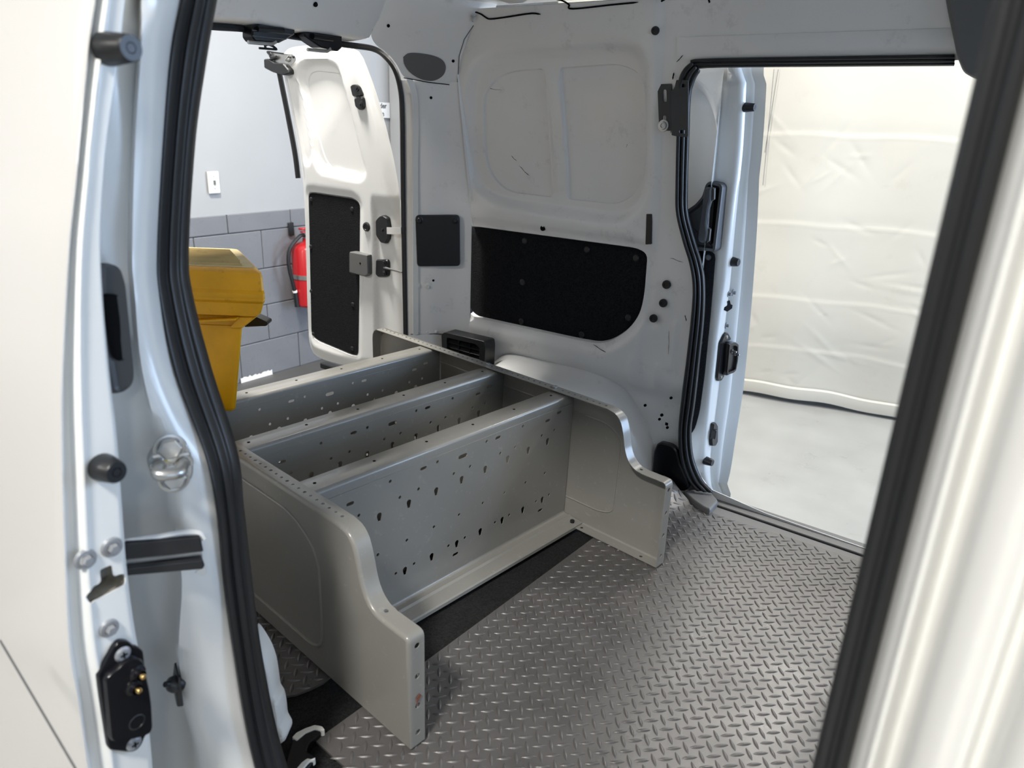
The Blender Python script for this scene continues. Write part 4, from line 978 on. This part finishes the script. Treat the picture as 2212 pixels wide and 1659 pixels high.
# front post beside the camera: seal bead and stepped white jamb
zr = np.linspace(-.2, 1.25, 24)
PB = [(-.0515, .44), (-.0495, .433), (-.046, .428), (-.042, .4285), (-.040, .4315), (-.0385, .427), (-.035, .420), (-.0325, .419), (-.0305, .424), (-.029, .43)]
V_('door_seal', G().grid([[(x, y, z) for x, y in PB] for z in zr]), 'rubber', angle=180)
PW = [(-.0295, .428), (-.0245, .405), (-.0205, .395), (-.0165, .385), (-.0125, .392), (-.0095, .402), (-.0062, .398), (-.002, .365), (.002, .350), (.010, .338), (.0150, .334), (.0205, .330), (.0240, .338), (.0268, .336), (.029, .318), (.036, .300), (.05, .288), (.09, .262), (.20, .235), (.5, .21)]
pw = spl([(x, y, 0) for x, y in PW], 70)
V_('door_post', G().grid([[(x, y, z) for x, y, _ in pw] for z in zr]), 'white', angle=180)
V_('post_core', G().box((.03, .475, .5), (.14, .05, 1.5)), 'inner', bevel=.006)
# tie-down loop by the near sill; its pale slabs stand for highlights
td = V_('tie_down', G().slab(rnd([on(p, 2, .004) for p in ((612, 1675), (632, 1604), (648, 1590), (676, 1580), (700, 1579), (692, 1590), (668, 1612), (662, 1628), (684, 1642), (660, 1675))], .004, 3), (0, 0, 1), [(0, -.012), (0, .005), (.002, .007)]), 'gloss', label='black floor tie-down with modelled pale highlights')
obj('tie_down_highlight', G().slab(rnd([on(p, 2, .012) for p in ((631, 1594), (640, 1584), (660, 1574), (680, 1567), (696, 1570), (702, 1578), (696, 1580), (680, 1576), (660, 1584), (641, 1600))], .002, 3), (0, 0, 1), [(0, -.01), (0, .001), (.001, .002)]), 'plate', td)
obj('tie_down_highlight', G().slab(rnd([on(p, 2, .012) for p in ((640, 1662), (652, 1648), (664, 1639), (672, 1641), (682, 1637), (680, 1642), (668, 1647), (655, 1662))], .002, 3), (0, 0, 1), [(0, -.01), (0, .001), (.001, .002)]), 'plate', td)
# ------------------------------------------------------------------ diamond plate mats
def mat_thing(label, out2, zfun, lugs_in, base=(0, 0, 0)):
    t = thing('floor_mat', label, 'mat', base, group=None)
    g = G(); sheet(g, out2, lambda X, Y, k: np.stack([X, Y, zfun(X, Y) - .004 * k], 1), spacing=.03, thick=1)
    obj('sheet', g, 'mat', t, angle=50)
    a = .02; th = math.radians(43.0); e1 = np.array([math.cos(th), math.sin(th)]); e2 = np.array([-math.sin(th), math.cos(th)]); O = np.array([-.571, .722])
    # one lug: pointed lens with a rounded ridge
    Ls, Wd, H = .0135, .0037, .0023; k = 9; base_ = []
    xs = np.linspace(-1, 1, k)
    V0 = []
    for x in xs:
        w = Wd * (1 - x * x) + 1e-5; h = H * (1 - abs(x) ** 3)
        V0 += [(x * Ls, -w, -.0004), (x * Ls, -w * .55, h * .8), (x * Ls, 0, h), (x * Ls, w * .55, h * .8), (x * Ls, w, -.0004)]
    V0 = np.array(V0); F0 = [(i * 5 + j, i * 5 + j + 1, i * 5 + 6 + j, i * 5 + 5 + j) for i in range(k - 1) for j in range(4)]
    lo, hi = np.array(out2).min(0), np.array(out2).max(0); R = 140; C_ = []
    for i in range(-R, R):
        for j in range(-R, R):
            c = O + e1 * a * i + e2 * a * j
            if lo[0] < c[0] < hi[0] and lo[1] < c[1] < hi[1]: C_.append((c[0], c[1], (i + j) % 2))
    C_ = np.array(C_); ok = sdf(out2, C_[:, 0], C_[:, 1]) > .004; C_ = C_[ok]; g = G(); F0 = np.array(F0)
    Vs = []; Fs = []
    for c in C_:
        ax, bx = (e1, e2) if c[2] == 0 else (e2, -e1)
        XY = c[:2] + V0[:, :1] * ax + V0[:, 1:2] * bx
        z = zfun(XY[:, 0], XY[:, 1]) + V0[:, 2]
        Fs.append(F0 + len(Vs) * len(V0)); Vs.append(np.column_stack([XY, z]))
    g.V = [tuple(v) for v in np.vstack(Vs)]; g.F = [tuple(f) for f in np.vstack(Fs)]
    obj('tread_lugs', g, 'mat', t, kind='stuff', angle=80)
    return t


front = [(-.774, .556), (-.7, .552), (.34, .552), (.34, 1.705), (-.30, 1.703), (-.52, 1.688), (-.575, 1.688), (-.63, 1.70), (-.665, 1.712), (-.70, 1.722), (-.722, 1.712), (-.735, 1.60), (-.743, 1.375), (-.754, 1.043), (-.763, .785)]
mat_thing('grey diamond tread rubber mat covering the front of the load floor', front, lambda X, Y: .001 + .050 * sm(-X, .62, .735) * sm(Y, 1.56, 1.70), True, (-.2, 1.1, -.012))
rear = [(-.93, .56), (-.903, .575), (-.883, .602), (-.874, .627), (-.869, .649), (-.875, .72), (-1.0, .9), (-1.02, 1.45), (-1.5, 1.45), (-1.62, 1.2), (-1.62, .62), (-1.1, .61)]
mat_thing('smaller grey tread mat lying under the shelving unit', rear, lambda X, Y: -.003 + 0 * X, True, (-1.2, 1.0, -.012))

# ------------------------------------------------------------------ the shelving unit, lying on its back (local u, v, z)
SA = math.radians(-6.04); SO = np.array([-.657, .637, .0])
du = np.array([math.cos(SA), math.sin(SA), 0]); dv = np.array([-math.sin(SA), math.cos(SA), 0])
su = thing('shelving_unit', 'grey perforated steel shelving unit lying on its back across the load floor', 'shelves', tuple(SO), SA)
def sl_(p, ax, val):          # pixel -> local point on a local plane
    nrm = [du, dv, np.array([0, 0, 1.])][ax]; d = ray(*p); P = CAM + d * ((val - (CAM - SO) @ nrm) / (d @ nrm)) - SO
    return np.array([P @ du, P @ dv, P[2]])
ZT, ZL, FL, VR = .346, .221, .032, .757
def out_panel():
    pts = rnd([(.018, 0.004), (.018, ZL), (-.045, ZL)], [.004, .012, 0], 5, False).tolist()
    pts += spl([(-.045, ZL), (-.066, ZL + .004), (-.084, ZL + .018), (-.096, ZL + .042), (-.104, ZL + .075), (-.114, ZT - .022), (-.130, ZT - .006), (-.155, ZT)], 18)[1:].tolist()
    pts += rnd([(-.155, ZT), (-1.035, ZT), (-1.035, .004), (.018, .004)], [0, .035, .012, 0], 5, False)[1:-1].tolist()
    return np.array(pts)
OUT = out_panel()
def end_panel(v0, s, mname):
    """sheet at v0, flanges turned towards s*v"""
    g = G(); N3 = lambda q, v: np.column_stack([q[:, 0], np.full(len(q), v), q[:, 1]])
    r_ = .006; ins = inset(OUT, r_)
    sheet(g, ins, lambda X, Z, t: np.column_stack([X, np.full_like(X, v0), Z]), spacing=None)
    g.grid([N3(inset(OUT, r_ * (1 - math.sin(a))), v0 + s * r_ * (1 - math.cos(a))) for a in np.linspace(0, math.pi / 2, 5)], wrap_v=True)
    # flange as a bent strip with real holes
    P = np.vstack([OUT, OUT[:1]]); S = np.concatenate([[0], np.cumsum(np.linalg.norm(np.diff(P, axis=0), axis=1))])
    fx = lambda X, Y, t: np.column_stack([np.interp(X, S, P[:, 0]), v0 + s * Y, np.interp(X, S, P[:, 1])])
    holes = []; Lh = []
    s_front0, s_front1 = 0.0, S[np.argmin(np.abs(OUT[:, 1] - ZL + .014) + (OUT[:, 0] < 0) * 9)]
    for z in (.026, .080, .138, .196): holes.append(circ((z, FL * .55), .0052, 10))
    i0 = len(OUT) - 1
    top0 = S[np.argmax(OUT[:, 0] < -.1549)]
    for k in range(46):
        x = top0 + .012 + k * .0185
        holes.append(circ((x, FL * .56), .0028 if k % 3 else .0034, 7))
    k0 = S[np.argmax((OUT[:, 0] < -.01) & (OUT[:, 1] > .2))]
    holes.append(circ((k0 + .012, FL * .55), .004, 8))
    bot0 = S[-2]
    for k in range(8):
        x = S[-1] - .05 - k * .026 - (.15 if k > 0 else 0)
        holes.append(circ((x, FL * .6), .0042 if k != 2 else .003, 8))
    lines = [([(a, r_), (a, FL)], False) for a in S[1:-1]]
    lines = [l for l in lines if not any(abs(h[:, 0].mean() - l[0][0][0]) < .0055 for h in holes)]
    sheet(g, [(0, r_), (S[-1], r_), (S[-1], FL), (0, FL)], fx, holes, lines)
    return g, N3
for v0, s in ((0.0, 1), (VR, -1)):
    g, N3 = end_panel(v0, s, 'shelf')
    ep = obj('end_panel', g, 'shelf', su, local=True, angle=32, solid=.0016)
    em = rnd([(-.22, .05), (-.215, ZT - .085), (-.29, ZT - .04), (-.95, ZT - .04), (-.99, ZT - .09), (-.99, .09), (-.95, .05)] if s > 0 else [(-.13, .075), (-.125, .27), (-.17, .295), (-.9, .30), (-.95, .26), (-.95, .09), (-.9, .06), (-.17, .06)], .05, 6)
    obj('pressed_bead', G().tube([(u_, v0 - .0006, z) for u_, z in em], .0028, 6, closed=True), 'shelf', ep, local=True)
obj('rust_spot', G().extr([(.0195, v, z) for v, z in ((.012, .090), (.018, .094), (.024, .103), (.020, .107), (.013, .102), (.016, .098))], (.0004, 0, 0)), 'rust', su, local=True, smooth=False)
E6 = lambda q: zz(q, 2.765, 480, 700)
UF = -.274
def keyhole(c, r=.0058, w=.0026, l=.013):
    a = np.linspace(-.42, math.pi + .42, 9); P = [(c[0] + r * math.cos(t), c[1] + r * math.sin(t)) for t in a]
    return np.array(P + [(c[0] - w, c[1] - l), (c[0] + w, c[1] - l)])
def stadium(c, l=.010, w=.0042):
    return np.array([(c[0] + sg * (l - w) + w * math.cos(t), c[1] + w * math.sin(t)) for sg, ts in ((1, np.linspace(-1.57, 1.57, 5)), (-1, np.linspace(1.57, 4.71, 5))) for t in ts])
vz = lambda p: sl_(p, 0, UF)[1:]
H = []
for p in E6([(938, 1143), (1115, 1064), (1278, 990), (1430, 922), (1571, 860), (1705, 800), (1828, 746), (1943, 694), (927, 1558), (1097, 1469), (1257, 1386), (1407, 1308), (1547, 1236), (1678, 1168), (1801, 1106), (1917, 1046)]): H.append(keyhole(vz(p)))
H.append(keyhole(vz(E6([(748, 1222)])[0])))
for p in E6([(650, 1092), (762, 1072), (1200, 860), (1645, 677), (1942, 576), (2010, 527), (1400, 1378), (1905, 1115)]): H.append(stadium(vz(p), .0085, .0034))
H.append(stadium(vz(E6([(1435, 788)])[0]), .0125, .0046))
for p in E6([(610, 1103), (1001, 938), (1283, 822), (1577, 700), (1793, 610), (815, 1142), (1060, 1035), (1172, 985), (1383, 893), (1480, 850), (1660, 772), (1748, 735), (1908, 665), (1983, 633), (1560, 1070), (1690, 1007), (1815, 948), (1930, 892), (933, 1380), (1106, 1293), (1268, 1213), (1418, 1140), (1043, 1493), (1152, 1435), (1357, 1328), (1455, 1279), (1635, 1187), (1720, 1143), (1880, 1062), (1957, 1022)]): H.append(circ(vz(p), .0036, 8))
BV0, BV1 = .004, VR - .004
H = [h for h in H if h[:, 0].min() > BV0 + .036 and h[:, 0].max() < BV1 - .034]
def shelf(u0, name_m):
    g = G(); zb = .012; r_ = .008
    # face with cut corners towards the folded top edge, then lip to the rear and rear return
    face = [(BV0, zb + r_), (BV1, zb + r_), (BV1, ZT - .02 - r_), (BV0, ZT - .02 - r_)]
    sheet(g, face, lambda X, Z, t: np.column_stack([np.full_like(X, u0) + (Z - .3) * .02, X, Z]), H)
    vs = np.array([BV0, BV1])
    ztop = ZT - .006
    def strip(prof_):
        g.grid([[(u_, v, z) for v in vs] for u_, z in prof_])
    uf = lambda z: u0 + (z - .3) * .02
    arc = [(uf(ztop - r_) - r_ * (1 - math.cos(a)), ztop - r_ + r_ * math.sin(a)) for a in np.linspace(0, math.pi / 2, 6)]
    strip([(uf(ZT - .02 - r_), ZT - .02 - r_)] + arc + [(u0 - .052, ztop), (u0 - .0545, ztop - .002), (u0 - .055, ztop - .03)])
    f0 = uf(zb + r_)
    arc2 = [(f0 + r_ * (1 - math.cos(a)), zb + r_ - r_ * math.sin(a)) for a in np.linspace(0, math.pi / 2, 5)]
    strip([(f0, zb + r_)] + arc2[1:] + [(f0 + .018, zb), (f0 + .020, zb + .003), (f0 + .022, zb + .003), (f0 + .026, zb - .001), (f0 + .058, zb - .002), (f0 + .060, zb - .004), (f0 + .060, .001)])
    o = obj('shelf', g, name_m, su, local=True, angle=40, solid=.0014)
    for k in range(6):
        v = BV0 + .05 + k * .13
        obj('lip_hole', G().lathe([(0, .0003), (.0032, .0003), (.0034, -.001)], (u0 - .03, v, ztop), (0, 0, 1), 10), 'dark', o, local=True)
    return o
for u0 in (-.274, -.507, -.758): shelf(u0, 'shelf')
for u_, v in ((-.30, VR - .018), (-.53, VR - .018)):
    obj('bolt', G().lathe([(.006, 0), (.006, .004), (.004, .0055), (0, .0055)], (u_ - .02, v, ZT + .0005), (0, 0, 1), 6), 'steel', su, local=True, angle=20)
q = sl_((1236, 1128), 2, .012)
obj('bolt', G().lathe([(.009, 0), (.009, .002), (.006, .0025), (.0055, .012), (0, .013)], (q[0], q[1], .006), (0, 0, 1), 8), 'black', su, local=True, angle=20)

# ------------------------------------------------------------------ yellow bin resting on the shelving
BE = np.array([.807, .59, 0]); BN = np.array([.59, -.807, 0]); B0 = np.array([-1.32, .803, .348])
yb = thing('bin', 'dirty yellow plastic bin with a ribbed lid standing on the shelving unit', 'bin', tuple(B0))
def bq(p):
    P = onp(p, B0, BN) - B0; return float(P @ BE), float(P[2])
def lev(pts, m):              # right outline (e, z) mirrored about a middle line m
    return [(e, z) for e, z in pts]
eR = {k: bq(p) for k, p in dict(foot=(505, 896), foot2=(512, 886), neck=(525, 716), strut=(527, 705), low=(558, 683), low2=(567, 682), m1=(574, 672), band0=(580, 650), band1=(584, 646), band2=(584, 630), band3=(580, 624), top0=(577, 600), top1=(572, 588), top2=(564, 584)).items()}
MID = bq((330, 700))[0]
print('bin', eR, MID)
def ring(e, z, d0, d1, r=.014):
    h = e - MID
    d1 = d0 + (d1 - d0) * .75; tp = .56 * (d1 - d0)
    q = rnd([(MID - h, d0), (MID + h, d0), (MID + h - tp, d1), (MID - h + tp, d1)], r, 4)
    return [B0 + BE * a - BN * b + np.array([0, 0, z]) for a, b in q]
body = [('foot', .03), ('foot2', .03), ('neck', .03)]
z_ = lambda k: eR[k][1]; e_ = lambda k: eR[k][0]
g = G(); g.grid([ring(e_('foot') - .02, 0.0, .02, .20), ring(e_('foot'), .001, .008, .21), ring(e_('foot2'), z_('foot2') + .004, .0, .22), ring(e_('neck'), z_('neck'), .0, .24), ring(e_('strut'), z_('strut'), .0, .245)], wrap_v=True)
obj('body', g, 'yellow', yb, angle=40)
g = G(); g.grid([ring(e_('strut') - .004, z_('strut') - .012, .004, .24), ring(e_('strut') - .002, z_('low') - .001, -.002, .25), ring(e_('low') - .002, z_('low2'), -.012, .28), ring(e_('low2'), z_('low2') + .003, -.018, .285), ring(e_('m1'), z_('m1'), -.020, .29), ring(e_('band0'), z_('band0'), -.020, .29)], wrap_v=True)
obj('bin_shoulder', g, 'yellow', yb, angle=40)
# strut under the shoulder on the right
s0, s1 = bq((498, 705)), bq((540, 683))
g = G(); pts = [bq(p) for p in ((500, 706), (527, 706), (556, 683), (519, 682))]
g.extr([B0 + BE * a - BN * (-.010) + np.array([0, 0, z]) for a, z in pts], -BN * .03); obj('strut', g, 'yellow', yb, smooth=False, bevel=.002)
g = G(); pts = [bq(p) for p in ((415, 686), (519, 681), (519, 686), (415, 692))]
g.extr([B0 + BE * a + BN * .026 + np.array([0, 0, z]) for a, z in pts], -BN * .02); obj('bin_rib', g, 'yellow', yb, smooth=False, bevel=.0015)
g = G(); g.grid([ring(e_('band0'), z_('band0') - .002, -.020, .29), ring(e_('band1'), z_('band1'), -.026, .296), ring(e_('band2'), z_('band2'), -.026, .296), ring(e_('band3'), z_('band3'), -.020, .29)], wrap_v=True)
obj('rim_band', g, 'yellow', yb, angle=30)
g = G(); g.grid([ring(e_('band1') + .0012, z_('band1') + .002, -.0272, .297), ring(e_('band1') + .0012, z_('band1') + .006, -.0272, .297)], wrap_v=True); obj('rim_band', g, 'yellow', yb)
g = G(); g.grid([ring(e_('band3'), z_('band3') - .002, -.020, .29), ring(e_('top0'), z_('top0'), -.018, .288), ring(e_('top1'), z_('top1'), -.014, .285), ring(e_('top2'), z_('top2'), -.008, .28), ring(e_('top2') - .012, z_('top2') + .003, .006, .268)], wrap_v=True)
topring = ring(e_('top2') - .011, z_('top2') + .0035, .005, .269)
ld = obj('lid', g, 'yellow', yb, angle=40)
g = G(); g.extr(topring, (0, 0, -.006)); obj('lid_top', g, 'yellowtop', ld, smooth=False)
for k in range(8):
    d = .022 + k * .018; hw = (e_('top2') - MID) - .03 - .56 * d
    g = G(); P = [B0 + BE * a - BN * b + np.array([0, 0, z_('top2') + .002 + h]) for a, b, h in ((MID - hw, d - .006, 0), (MID + hw, d - .006, 0), (MID + hw - .004, d, .010 if k > 0 else .006), (MID - hw + .004, d, .010 if k > 0 else .006), (MID + hw, d + .006, 0), (MID - hw, d + .006, 0))]
    g.add(P, [(0, 1, 2, 3), (3, 2, 4, 5), (1, 4, 2), (0, 3, 5)]); obj('lid_rib', g, 'yellowtop', ld, smooth=False)
g = G(); pts = [bq(p) for p in ((490, 700), (531, 718), (542, 723), (544, 728), (540, 733), (530, 733), (490, 735))]
g.extr(rnd([B0 + BE * a - BN * .10 + np.array([0, 0, z]) for a, z in pts], .003, 3), -BN * .03); obj('handle', g, 'black', yb, bevel=.002)
